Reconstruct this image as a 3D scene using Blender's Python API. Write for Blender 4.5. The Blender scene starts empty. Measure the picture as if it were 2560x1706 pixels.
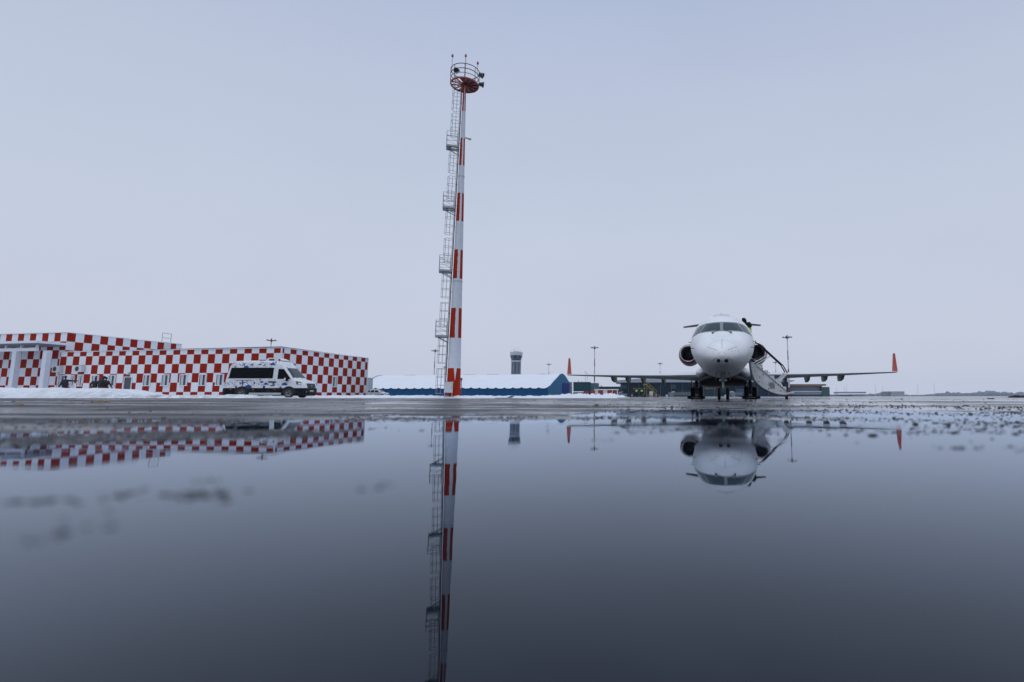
import bpy, bmesh, math, random
from mathutils import Vector, Matrix, noise
from mathutils.bvhtree import BVHTree

R = math.radians
SC = bpy.context.scene
COL = SC.collection
random.seed(7)

# ------------------------------------------------------------------ camera
FPX, PX, PY, HOR = 1360.0, 1530.0, 820.0, 994.5       # focal length and principal point in photo pixels, horizon row
CAM_H = 0.18
PITCH = math.atan((HOR - PY) / FPX)
cam = bpy.data.cameras.new('camera')
camo = bpy.data.objects.new('camera', cam)
COL.objects.link(camo)
camo.location = (0, 0, CAM_H)
camo.rotation_euler = (R(90) + PITCH, 0, 0)
cam.sensor_width = 36
cam.lens = FPX / 2560 * 36
cam.shift_x = (1280 - PX) / 2560
cam.shift_y = -(853 - PY) / 2560
cam.clip_start = 0.02
cam.clip_end = 6000
cam.dof.use_dof = True
cam.dof.focus_distance = 32
cam.dof.aperture_fstop = .85
SC.camera = camo

# ------------------------------------------------------------------ world, sun, exposure
SUN_EL, SUN_ROT = R(58), R(200)
w = bpy.data.worlds.new('World')
SC.world = w
w.use_nodes = True
nt = w.node_tree
nt.nodes.clear()
N = nt.nodes.new
L = nt.links.new
out = N('ShaderNodeOutputWorld')
bg = N('ShaderNodeBackground')
bg.inputs['Strength'].default_value = 1.0
sky = N('ShaderNodeTexSky')
sky.sky_type = 'NISHITA'
sky.sun_disc = False
sky.sun_elevation = SUN_EL
sky.sun_rotation = SUN_ROT
sky.air_density = 1.0
sky.dust_density = 4.0
skys = N('ShaderNodeVectorMath'); skys.operation = 'SCALE'; skys.inputs['Scale'].default_value = 0.05
L(sky.outputs['Color'], skys.inputs[0])
tc = N('ShaderNodeTexCoord')
sep = N('ShaderNodeSeparateXYZ'); L(tc.outputs['Generated'], sep.inputs[0])
ramp = N('ShaderNodeValToRGB')
cr = ramp.color_ramp
cr.elements[0].position = 0.0; cr.elements[0].color = (0.588, 0.638, 0.765, 1)
cr.elements[1].position = 1.0; cr.elements[1].color = (1.10, 1.22, 1.45, 1)
for p, c in ((0.10, (0.598, 0.650, 0.782, 1)), (0.28, (0.592, 0.655, 0.795, 1)), (0.48, (0.535, 0.605, 0.762, 1)), (0.60, (0.475, 0.550, 0.730, 1)), (0.72, (0.41, 0.49, 0.68, 1)), (0.84, (0.66, 0.75, 0.93, 1))):
    e = cr.elements.new(p); e.color = c
L(sep.outputs['Z'], ramp.inputs['Fac'])
# the overcast is a little brighter towards the veiled sun side of the field than to either flank
dotn = N('ShaderNodeVectorMath'); dotn.operation = 'DOT_PRODUCT'
dotn.inputs[1].default_value = Vector((0.02, 0.97, 0.14)).normalized()
L(tc.outputs['Generated'], dotn.inputs[0])
mr0 = N('ShaderNodeMapRange'); mr0.inputs['From Min'].default_value = -1.0; mr0.inputs['From Max'].default_value = 1.0
L(dotn.outputs['Value'], mr0.inputs['Value'])
mr = N('ShaderNodeValToRGB'); mr.color_ramp.interpolation = 'B_SPLINE'
for k, (p, v) in enumerate(((0.0, 1.75), (.40, 1.40), (.62, .56), (.80, .57), (.90, .91), (1.0, 1.16))):
    e = mr.color_ramp.elements[0] if k == 0 else (mr.color_ramp.elements[1] if k == 5 else mr.color_ramp.elements.new(p))
    e.position = p; e.color = (v, v, v, 1)
L(mr0.outputs['Result'], mr.inputs['Fac'])
cn = N('ShaderNodeTexNoise'); cn.inputs['Scale'].default_value = 2.0; cn.inputs['Detail'].default_value = 4
cmp = N('ShaderNodeMapping'); cmp.inputs['Scale'].default_value = (1, 1, 2.6)
L(tc.outputs['Generated'], cmp.inputs['Vector']); L(cmp.outputs['Vector'], cn.inputs['Vector'])
cmr = N('ShaderNodeMapRange'); cmr.inputs['To Min'].default_value = 0.95; cmr.inputs['To Max'].default_value = 1.05
L(cn.outputs['Fac'], cmr.inputs['Value'])
mul = N('ShaderNodeMath'); mul.operation = 'MULTIPLY'
L(mr.outputs['Color'], mul.inputs[0]); L(cmr.outputs['Result'], mul.inputs[1])
sc_ = N('ShaderNodeVectorMath'); sc_.operation = 'SCALE'
L(ramp.outputs['Color'], sc_.inputs[0]); L(mul.outputs['Value'], sc_.inputs['Scale'])
mx = N('ShaderNodeMix'); mx.data_type = 'RGBA'; mx.inputs['Factor'].default_value = 0.92
L(skys.outputs['Vector'], mx.inputs[6]); L(sc_.outputs['Vector'], mx.inputs[7])
L(mx.outputs[2], bg.inputs['Color'])
L(bg.outputs[0], out.inputs['Surface'])

sun = bpy.data.lights.new('sun', 'SUN')
sun.energy = 0.55
sun.angle = R(35)
sun.color = (1.0, 0.97, 0.93)
suno = bpy.data.objects.new('sun', sun)
COL.objects.link(suno)
suno.rotation_euler = (R(90) - SUN_EL, 0, R(180) - SUN_ROT + R(0))

SC.view_settings.view_transform = 'Standard'
SC.view_settings.look = 'None'
SC.view_settings.exposure = 0.0
SC.view_settings.gamma = 1.0
SC.render.engine = 'CYCLES'
SC.cycles.use_denoising = True
SC.cycles.max_bounces = 6
SC.cycles.volume_bounces = 1
SC.cycles.sample_clamp_indirect = 6.0

# ------------------------------------------------------------------ helpers
cp, sp = math.cos(PITCH), math.sin(PITCH)


def at(px, py, Y):
    """point at ground depth Y seen at photo pixel (px, py)"""
    dx, dy = (px - PX) / FPX, (PY - py) / FPX
    d = Vector((dx, cp - dy * sp, sp + dy * cp))
    return Vector((0, 0, CAM_H)) + d * (Y / d.y)


def X(px, Y):
    return at(px, HOR, Y).x


def sstep(t):
    t = max(0.0, min(1.0, t))
    return t * t * (3 - 2 * t)


def gz(x, y):
    r = math.hypot(x, y)
    z = 0.10 * sstep((r - 6) / 16) + 0.0012 * max(0, min(r, 60) - 22) + 0.0022 * max(0, r - 60)
    return z


def hermite(xs, ys):
    n = len(xs)
    d = [(ys[i + 1] - ys[i]) / (xs[i + 1] - xs[i]) for i in range(n - 1)]
    m = [d[0]] + [0 if d[i - 1] * d[i] <= 0 else 2 * d[i - 1] * d[i] / (d[i - 1] + d[i]) for i in range(1, n - 1)] + [d[-1]]

    def f(x):
        if x <= xs[0]: return ys[0]
        if x >= xs[-1]: return ys[-1]
        i = max(k for k in range(n - 1) if xs[k] <= x)
        h = xs[i + 1] - xs[i]; t = (x - xs[i]) / h
        return ((2 * t**3 - 3 * t**2 + 1) * ys[i] + (t**3 - 2 * t**2 + t) * h * m[i]
                + (-2 * t**3 + 3 * t**2) * ys[i + 1] + (t**3 - t**2) * h * m[i + 1])
    return f


MATS = {}


def M(name, rgb, rough=0.5, metal=0.0, spec=0.5, var=0.0, scale=3.0, dirt=None, dirt_amt=0.0, bump=0.0, coat=0.0):
    if name in MATS: return MATS[name]
    m = bpy.data.materials.new(name); m.use_nodes = True
    t = m.node_tree; b = t.nodes['Principled BSDF']
    b.inputs['Roughness'].default_value = rough
    b.inputs['Metallic'].default_value = metal
    b.inputs['Specular IOR Level'].default_value = spec
    b.inputs['Coat Weight'].default_value = coat
    col = (*rgb, 1)
    b.inputs['Base Color'].default_value = col
    if var or dirt or bump:
        tc = t.nodes.new('ShaderNodeTexCoord')
        n = t.nodes.new('ShaderNodeTexNoise'); n.inputs['Scale'].default_value = scale; n.inputs['Detail'].default_value = 5
        t.links.new(tc.outputs['Object'], n.inputs['Vector'])
        r = t.nodes.new('ShaderNodeMapRange'); r.inputs['From Min'].default_value = .3; r.inputs['From Max'].default_value = .7
        r.inputs['To Min'].default_value = 1 - var; r.inputs['To Max'].default_value = 1 + var
        t.links.new(n.outputs['Fac'], r.inputs['Value'])
        v = t.nodes.new('ShaderNodeVectorMath'); v.operation = 'SCALE'; v.inputs[0].default_value = rgb
        t.links.new(r.outputs['Result'], v.inputs['Scale'])
        last = v.outputs['Vector']
        if dirt:
            n2 = t.nodes.new('ShaderNodeTexNoise'); n2.inputs['Scale'].default_value = scale * 2.3; n2.inputs['Detail'].default_value = 8
            n2.inputs['Roughness'].default_value = .7
            t.links.new(tc.outputs['Object'], n2.inputs['Vector'])
            r2 = t.nodes.new('ShaderNodeMapRange'); r2.inputs['From Min'].default_value = .52; r2.inputs['From Max'].default_value = .78
            r2.inputs['To Max'].default_value = dirt_amt
            t.links.new(n2.outputs['Fac'], r2.inputs['Value'])
            mm = t.nodes.new('ShaderNodeMix'); mm.data_type = 'RGBA'
            mm.inputs[7].default_value = (*dirt, 1)
            t.links.new(last, mm.inputs[6]); t.links.new(r2.outputs['Result'], mm.inputs['Factor'])
            last = mm.outputs[2]
        t.links.new(last, b.inputs['Base Color'])
        if bump:
            bn = t.nodes.new('ShaderNodeBump'); bn.inputs['Strength'].default_value = bump; bn.inputs['Distance'].default_value = .03
            t.links.new(n.outputs['Fac'], bn.inputs['Height']); t.links.new(bn.outputs['Normal'], b.inputs['Normal'])
    MATS[name] = m
    return m


class MB:
    def __init__(s):
        s.v, s.f, s.mi, s.uv, s.M = [], [], [], {}, Matrix.Identity(4)

    def add(s, pts, faces, mi=0):
        o = len(s.v)
        s.v += [s.M @ Vector(p) for p in pts]
        for f in faces:
            s.f.append([o + i for i in f]); s.mi.append(mi)
        return s

    def box(s, c, d, mi=0, rz=0.0, rot=None):
        hx, hy, hz = d[0] / 2, d[1] / 2, d[2] / 2
        m = rot if rot is not None else Matrix.Rotation(rz, 3, 'Z')
        pts = [Vector(c) + m @ Vector((x * hx, y * hy, z * hz)) for x in (-1, 1) for y in (-1, 1) for z in (-1, 1)]
        return s.add(pts, [(0, 1, 3, 2), (4, 6, 7, 5), (0, 4, 5, 1), (2, 3, 7, 6), (0, 2, 6, 4), (1, 5, 7, 3)], mi)

    def beam(s, a, b, wd, ht, mi=0):
        a, b = Vector(a), Vector(b); d = b - a
        q = d.to_track_quat('X', 'Z').to_matrix()
        return s.box((a + b) / 2, (d.length, wd, ht), mi, rot=q)

    def tube(s, a, b, r0, r1=None, n=6, mi=0, caps=True):
        r1 = r0 if r1 is None else r1
        a, b = Vector(a), Vector(b); d = (b - a)
        q = d.to_track_quat('Z', 'Y').to_matrix()
        pts = []
        for p, r in ((a, r0), (b, r1)):
            for k in range(n):
                t = 2 * math.pi * k / n
                pts.append(p + q @ Vector((r * math.cos(t), r * math.sin(t), 0)))
        fs = [(k, (k + 1) % n, n + (k + 1) % n, n + k) for k in range(n)]
        if caps: fs += [tuple(range(n))[::-1], tuple(range(n, 2 * n))]
        return s.add(pts, fs, mi)

    def path(s, pts, r, n=6, mi=0, closed=False):
        pts = [Vector(p) for p in pts]; k = len(pts); vs = []; up = None
        for i, p in enumerate(pts):
            a = pts[i - 1] if (i > 0 or closed) else p
            b = pts[(i + 1) % k] if (i < k - 1 or closed) else p
            d = (b - a).normalized()
            q = d.to_track_quat('Z', 'Y').to_matrix()
            if up is not None:
                e = q.transposed() @ up
                ang = math.atan2(e.y, e.x)
                q = q @ Matrix.Rotation(ang, 3, 'Z')
            up = q @ Vector((1, 0, 0))
            vs += [p + q @ Vector((r * math.cos(2 * math.pi * j / n), r * math.sin(2 * math.pi * j / n), 0)) for j in range(n)]
        fs = []
        for i in range(k if closed else k - 1):
            o, o2 = i * n, ((i + 1) % k) * n
            fs += [(o + j, o + (j + 1) % n, o2 + (j + 1) % n, o2 + j) for j in range(n)]
        if not closed: fs += [tuple(range(n))[::-1], tuple(range((k - 1) * n, k * n))]
        return s.add(vs, fs, mi)

    def lathe(s, prof, n=24, c=(0, 0, 0), axis='Z', mi=0, a0=0.0, a1=2 * math.pi):
        full = abs(a1 - a0 - 2 * math.pi) < 1e-6
        k = n if full else n + 1
        pts = []
        for r, z in prof:
            for j in range(k):
                t = a0 + (a1 - a0) * j / n
                x, y = r * math.cos(t), r * math.sin(t)
                p = (x, y, z) if axis == 'Z' else ((z, x, y) if axis == 'X' else (x, z, y))
                pts.append(Vector(c) + Vector(p))
        fs = []
        for i in range(len(prof) - 1):
            for j in range(n):
                j2 = (j + 1) % k
                fs.append((i * k + j, i * k + j2, (i + 1) * k + j2, (i + 1) * k + j))
        return s.add(pts, fs, mi)

    def prism(s, poly, f0, f1, mi=0):
        """poly: 2-D points; f0/f1 map a 2-D point to the two ends"""
        n = len(poly)
        pts = [Vector(f0(*p)) for p in poly] + [Vector(f1(*p)) for p in poly]
        fs = [tuple(range(n))[::-1], tuple(range(n, 2 * n))] + [(i, (i + 1) % n, n + (i + 1) % n, n + i) for i in range(n)]
        return s.add(pts, fs, mi)

    def blob(s, c, r, seed=0, sub=1, squash=(1, 1, 1), rough=.35, mi=0):
        bm = bmesh.new(); bmesh.ops.create_icosphere(bm, subdivisions=sub, radius=1)
        pts = []
        for v in bm.verts:
            k = 1 + rough * noise.noise(v.co * 1.7 + Vector((seed * 3.1, seed * 1.7, 0)))
            pts.append(Vector(c) + Vector((v.co.x * r * k * squash[0], v.co.y * r * k * squash[1], v.co.z * r * k * squash[2])))
        fs = [[v.index for v in f.verts] for f in bm.faces]
        bm.free()
        return s.add(pts, fs, mi)

    def build(s, name, mats, parent=None, smooth=0, recalc=True):
        me = bpy.data.meshes.new(name)
        me.from_pydata([tuple(v) for v in s.v], [], s.f)
        mats = mats if isinstance(mats, (list, tuple)) else [mats]
        for m in mats: me.materials.append(m)
        me.polygons.foreach_set('material_index', s.mi)
        if recalc:
            bm = bmesh.new(); bm.from_mesh(me)
            bmesh.ops.recalc_face_normals(bm, faces=bm.faces); bm.to_mesh(me); bm.free()
        if smooth:
            me.shade_smooth(); me.set_sharp_from_angle(angle=R(smooth))
        o = bpy.data.objects.new(name, me); COL.objects.link(o)
        if parent: o.parent = parent
        return o


def tag(o, label=None, cat=None, group=None, kind=None):
    if label: o['label'] = label
    if cat: o['category'] = cat
    if group: o['group'] = group
    if kind: o['kind'] = kind
    return o


def thing(name, label, cat, loc=(0, 0, 0), rz=0.0, group=None):
    o = bpy.data.objects.new(name, None); COL.objects.link(o)
    o.location = loc; o.rotation_euler = (0, 0, rz); o.empty_display_size = .2
    return tag(o, label, cat, group)


def dup(root, loc, rz=None, label=None, scale=None):
    r = root.copy(); COL.objects.link(r); r.location = loc
    if rz is not None: r.rotation_euler = (0, 0, rz)
    if label: r['label'] = label
    if scale: r.scale = scale
    for ch in list(root.children):
        c = ch.copy(); COL.objects.link(c); c.parent = r
        for g in list(ch.children):
            d = g.copy(); COL.objects.link(d); d.parent = c
    return r


def bvh_of(mb):
    return BVHTree.FromPolygons([tuple(v) for v in mb.v], mb.f)


def drape(bvh, p, d, off):
    h, nrm, i, _ = bvh.ray_cast(Vector(p), Vector(d).normalized())
    if h is None: return None
    if nrm.dot(Vector(d)) > 0: nrm = -nrm
    return h + nrm * off


def patch(mb, bvh, quad, d, off, nu=10, nv=6, mi=0):
    """a quad of points draped along d onto a surface, lifted by off"""
    a, b, c, e = [Vector(q) for q in quad]
    g = []
    for j in range(nv + 1):
        for i in range(nu + 1):
            u, v = i / nu, j / nv
            p = (a * (1 - u) + b * u) * (1 - v) + (e * (1 - u) + c * u) * v
            g.append(drape(bvh, p, d, off))
    fs = []
    for j in range(nv):
        for i in range(nu):
            f = (j * (nu + 1) + i, j * (nu + 1) + i + 1, (j + 1) * (nu + 1) + i + 1, (j + 1) * (nu + 1) + i)
            if all(g[k] is not None for k in f): fs.append(f)
    mb.add([q if q is not None else Vector((0, 0, 0)) for q in g], fs, mi)
    used = set(k for f in mb.f for k in f)
    rem = {}
    nv_ = []
    for k, v in enumerate(mb.v):
        if k in used: rem[k] = len(nv_); nv_.append(v)
    mb.v = nv_; mb.f = [[rem[k] for k in f] for f in mb.f]


# ------------------------------------------------------------------ common materials
WHITE = M('white_paint', (.78, .80, .82), .35, var=.04, scale=1.5)
BLACK = M('black_rubber', (.007, .008, .010), .8, spec=.2, var=.3, scale=9)
DARK = M('dark_metal', (.03, .033, .04), .5)
GALV = M('galvanised_steel', (.36, .38, .40), .45, .6, var=.12, scale=4)
GREYM = M('grey_paint', (.32, .35, .38), .5, var=.08)
RED = M('red_paint', (.36, .030, .012), .5, var=.08, scale=1.2)
GLASSD = M('dark_glass', (.005, .008, .012), .06, 0, .12)
SNOW = M('snow', (.74, .78, .83), .85, spec=.15, var=.06, scale=.9, dirt=(.35, .33, .30), dirt_amt=.22, bump=.5)
SNOWC = M('clean_snow', (.74, .78, .83), .85, spec=.15, var=.03, scale=.5, bump=.25)
SKIN = M('skin', (.45, .25, .18), .6)
HIVIS = M('hi_vis_yellow', (.50, .80, .06), .6)
NAVY = M('navy_cloth', (.010, .014, .028), .85)
CHAR = M('charcoal_cloth', (.012, .013, .017), .85)

# ------------------------------------------------------------------ ground: wet apron and the puddle


def ground_material():
    m = bpy.data.materials.new('wet_asphalt'); m.use_nodes = True
    t = m.node_tree; b = t.nodes['Principled BSDF']; n = t.nodes.new; l = t.links.new
    g = n('ShaderNodeNewGeometry')
    ln = n('ShaderNodeVectorMath'); ln.operation = 'LENGTH'; l(g.outputs['Position'], ln.inputs[0])

    def noi(scale, det=4, rough=.55, vec=None):
        q = n('ShaderNodeTexNoise'); q.inputs['Scale'].default_value = scale; q.inputs['Detail'].default_value = det
        q.inputs['Roughness'].default_value = rough
        l(vec or g.outputs['Position'], q.inputs['Vector']); return q.outputs['Fac']

    def rng(v, a, c, lo, hi):
        q = n('ShaderNodeMapRange'); q.inputs['From Min'].default_value = a; q.inputs['From Max'].default_value = c
        q.inputs['To Min'].default_value = lo; q.inputs['To Max'].default_value = hi; l(v, q.inputs['Value']); return q.outputs['Result']

    def math_(op, a, c):
        q = n('ShaderNodeMath'); q.operation = op
        for k, v in enumerate((a, c)):
            if isinstance(v, (int, float)): q.inputs[k].default_value = v
            else: l(v, q.inputs[k])
        return q.outputs['Value']

    def mixc(f, a, c):
        q = n('ShaderNodeMix'); q.data_type = 'RGBA'
        l(f, q.inputs['Factor'])
        for k, v in ((6, a), (7, c)):
            if isinstance(v, tuple): q.inputs[k].default_value = (*v, 1)
            else: l(v, q.inputs[k])
        return q.outputs[2]
    grit = noi(70, 3)
    mid = noi(3.0, 6, .65)
    big = noi(.28, 5, .6)
    c0 = mixc(rng(grit, .35, .65, 0, 1), (.020, .023, .029), (.060, .064, .072))
    c1 = mixc(rng(mid, .42, .62, 0, .6), c0, (.030, .032, .036))
    spk = noi(14, 5, .7)
    c1 = mixc(rng(spk, .46, .66, 0, .55), c1, (.095, .092, .088))
    c1 = mixc(rng(spk, .50, .36, 0, .6), c1, (.014, .015, .018))
    # thin grey slush, more of it towards the flank by the field
    slush = rng(mid, .54, .66, 0, 1)
    side = n('ShaderNodeSeparateXYZ'); l(g.outputs['Position'], side.inputs[0])
    # long smears left by ploughs and tyres, running across the apron
    st = n('ShaderNodeMapping'); st.inputs['Scale'].default_value = (.05, .8, 1); st.inputs['Rotation'].default_value = (0, 0, R(6))
    l(g.outputs['Position'], st.inputs['Vector'])
    smear = noi(1.0, 5, .6, st.outputs['Vector'])
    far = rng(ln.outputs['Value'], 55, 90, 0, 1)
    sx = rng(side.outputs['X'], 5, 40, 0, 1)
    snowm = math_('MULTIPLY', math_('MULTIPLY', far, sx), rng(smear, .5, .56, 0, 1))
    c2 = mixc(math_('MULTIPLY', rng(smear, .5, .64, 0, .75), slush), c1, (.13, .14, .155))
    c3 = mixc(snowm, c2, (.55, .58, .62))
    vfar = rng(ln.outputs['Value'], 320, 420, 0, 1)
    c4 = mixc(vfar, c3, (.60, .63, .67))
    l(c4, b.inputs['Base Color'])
    wet = rng(big, .40, .62, 0, 1)
    rgt = rng(side.outputs['X'], -3, 9, 0, 1)
    wr = rng(math_('ADD', math_('MULTIPLY', rgt, .45), math_('ADD', math_('MULTIPLY', wet, .5), math_('MULTIPLY', rng(smear, .4, .6, 0, 1), .5))), .25, .90, .56, .07)
    rf = math_('MAXIMUM', wr, math_('MULTIPLY', math_('MAXIMUM', snowm, vfar), .9))
    l(rf, b.inputs['Roughness'])
    l(rng(wr, .1, .5, .55, .16), b.inputs['Specular IOR Level'])
    b.inputs['Specular Tint'].default_value = (.88, .95, 1.05, 1)
    b.inputs['IOR'].default_value = 1.36
    bn = n('ShaderNodeBump'); bn.inputs['Distance'].default_value = .006; l(rng(wr, .1, .5, .05, .30), bn.inputs['Strength'])
    l(noi(38, 4, .6), bn.inputs['Height']); l(bn.outputs['Normal'], b.inputs['Normal'])
    return m


def ground_h(x, y):
    """height of the apron surface with its fine relief"""
    r = math.hypot(x, y); a = math.degrees(math.atan2(x, y))
    z = gz(x, y)
    if r < 40:
        p = Vector((x, y, 0))
        # how far out standing water reaches: further to the flank by the field
        shore = 6.0 + 5.5 * sstep((a + 8) / 22) - 1.2 * sstep((-a - 20) / 20)
        dep = -.013 + .016 * sstep((r - .45 * shore) / (.75 * shore))
        # low ridges of slush pushed up by tyres, broken by water
        lf = sstep((12 - a) / 18)
        wv = noise.noise(Vector((x * .8, y * .5, 7)))
        dep += (.0150 + .015 * wv) * (.35 + .65 * lf) * math.exp(-((r - 3.25 - .45 * noise.noise(Vector((a * .06, 1, 0)))) / .33) ** 2)
        dep += (.0095 + .014 * noise.noise(Vector((x * .6, y * .5, 17)))) * math.exp(-((r - 4.9 - .6 * noise.noise(Vector((a * .05, 5, 0)))) / .5) ** 2)
        q = Vector((x * .75, y * 1.15, 0))
        rel = .0075 * noise.noise(q * 1.1 + Vector((3.3, 1.1, 0))) + .0050 * noise.noise(q * 3.1) + .0030 * noise.noise(p * 9) + .0016 * noise.noise(p * 27)
        # scattered grit pressed up out of the surface
        gr = noise.noise(p * 16 + Vector((9, 4, 0)))
        if gr > .25: rel += .010 * (gr - .25) * (1 + noise.noise(p * 1.3 + Vector((7, 7, 0))))
        fade = 1 - sstep((r - 22) / 16)
        z += (dep * (1 - sstep((r - shore) / 14)) + rel) * fade
    return z


def build_ground():
    # polar sheet, dense in front of the camera, one sheet out to the far field
    angs = []
    a = -54.0
    while a <= 44.0:
        angs.append(a); a += .17
    back = [44 + (262 * k / 40) for k in range(1, 40)]
    angs += back
    rs = [0.12]
    while rs[-1] < 26: rs.append(rs[-1] * 1.0135 + .0005)
    while rs[-1] < 2100: rs.append(rs[-1] * 1.07)
    na = len(angs); vs = [(0, 0, -.015)]; fs = []
    for r in rs:
        for a in angs:
            x, y = r * math.sin(R(a)), r * math.cos(R(a))
            z = ground_h(x, y)
            vs.append((x, y, z))
    for j in range(na):
        fs.append((0, 1 + j, 1 + (j + 1) % na))
    for i in range(len(rs) - 1):
        o, o2 = 1 + i * na, 1 + (i + 1) * na
        for j in range(na):
            j2 = (j + 1) % na
            fs.append((o + j, o2 + j, o2 + j2, o + j2))
    me = bpy.data.meshes.new('ground'); me.from_pydata(vs, [], fs); me.materials.append(ground_material())
    bm = bmesh.new(); bm.from_mesh(me); bmesh.ops.recalc_face_normals(bm, faces=bm.faces)
    bm.faces.ensure_lookup_table()
    if bm.faces[0].normal.z < 0: bmesh.ops.reverse_faces(bm, faces=bm.faces)
    bm.to_mesh(me); bm.free()
    me.shade_smooth()
    o = bpy.data.objects.new('ground', me); COL.objects.link(o)
    tag(o, kind='structure')


def build_water():
    m = bpy.data.materials.new('puddle_water'); m.use_nodes = True
    t = m.node_tree; n = t.nodes.new; l = t.links.new
    t.nodes.remove(t.nodes['Principled BSDF'])
    outn = t.nodes['Material Output']
    g = n('ShaderNodeNewGeometry')
    # murky floor of the shallow puddle
    fl = n('ShaderNodeTexNoise'); fl.inputs['Scale'].default_value = 3.5; fl.inputs['Detail'].default_value = 7; fl.inputs['Roughness'].default_value = .62
    l(g.outputs['Position'], fl.inputs['Vector'])
    fm = n('ShaderNodeMix'); fm.data_type = 'RGBA'
    fm.inputs[6].default_value = (.001, .0015, .003, 1); fm.inputs[7].default_value = (.009, .012, .019, 1)
    fr_ = n('ShaderNodeMapRange'); fr_.inputs['From Min'].default_value = .35; fr_.inputs['From Max'].default_value = .72
    l(fl.outputs['Fac'], fr_.inputs['Value']); l(fr_.outputs['Result'], fm.inputs['Factor'])
    dif = n('ShaderNodeBsdfDiffuse'); l(fm.outputs[2], dif.inputs['Color'])
    # where the water thins to a film over silt and slush its surface is ruffled
    ln = n('ShaderNodeVectorMath'); ln.operation = 'LENGTH'; l(g.outputs['Position'], ln.inputs[0])
    mp0 = n('ShaderNodeMapping'); mp0.inputs['Scale'].default_value = (.8, 1.6, 1); l(g.outputs['Position'], mp0.inputs['Vector'])
    pn = n('ShaderNodeTexNoise'); pn.inputs['Scale'].default_value = 1.5; pn.inputs['Detail'].default_value = 6; pn.inputs['Roughness'].default_value = .6
    l(mp0.outputs['Vector'], pn.inputs['Vector'])
    rn = n('ShaderNodeMapRange'); rn.inputs['From Min'].default_value = 1.2; rn.inputs['From Max'].default_value = 3.0; l(ln.outputs['Value'], rn.inputs['Value'])
    pr = n('ShaderNodeMapRange'); pr.inputs['From Min'].default_value = .47; pr.inputs['From Max'].default_value = .66; pr.inputs['To Max'].default_value = .07; l(pn.outputs['Fac'], pr.inputs['Value'])
    mu0 = n('ShaderNodeMath'); mu0.operation = 'MULTIPLY'; l(rn.outputs['Result'], mu0.inputs[0]); l(pr.outputs['Result'], mu0.inputs[1])
    sx_ = n('ShaderNodeSeparateXYZ'); l(g.outputs['Position'], sx_.inputs[0])
    xr = n('ShaderNodeMapRange'); xr.inputs['From Min'].default_value = -.2; xr.inputs['From Max'].default_value = .5; xr.inputs['To Min'].default_value = 1.0; xr.inputs['To Max'].default_value = 2.2; l(sx_.outputs['X'], xr.inputs['Value'])
    mu = n('ShaderNodeMath'); mu.operation = 'MULTIPLY'; l(mu0.outputs[0], mu.inputs[0]); l(xr.outputs['Result'], mu.inputs[1])
    ad = n('ShaderNodeMath'); ad.operation = 'ADD'; ad.inputs[1].default_value = .008; l(mu.outputs[0], ad.inputs[0])
    gl = n('ShaderNodeBsdfGlossy'); gl.inputs['Color'].default_value = (.79, .88, 1.0, 1); l(ad.outputs[0], gl.inputs['Roughness'])
    mp = n('ShaderNodeMapping'); mp.inputs['Scale'].default_value = (1, .6, 1); l(g.outputs['Position'], mp.inputs['Vector'])
    rp_ = n('ShaderNodeTexNoise'); rp_.inputs['Scale'].default_value = 5; rp_.inputs['Detail'].default_value = 2; l(mp.outputs['Vector'], rp_.inputs['Vector'])
    bp = n('ShaderNodeBump'); bp.inputs['Strength'].default_value = .07; bp.inputs['Distance'].default_value = .01
    l(rp_.outputs['Fac'], bp.inputs['Height']); l(bp.outputs['Normal'], gl.inputs['Normal'])
    fre = n('ShaderNodeFresnel'); fre.inputs['IOR'].default_value = 1.27
    ms = n('ShaderNodeMixShader'); l(fre.outputs[0], ms.inputs[0]); l(dif.outputs[0], ms.inputs[1]); l(gl.outputs[0], ms.inputs[2])
    l(ms.outputs[0], outn.inputs['Surface'])
    mb = MB()
    mb.lathe([(0.01, 0), (2, 0), (8, 0), (19, 0)], 64)
    o = mb.build('puddle_water', m, recalc=False)
    if o.data.polygons[0].normal.z < 0: o.data.flip_normals()
    tag(o, kind='structure')


build_ground()
build_water()


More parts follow.
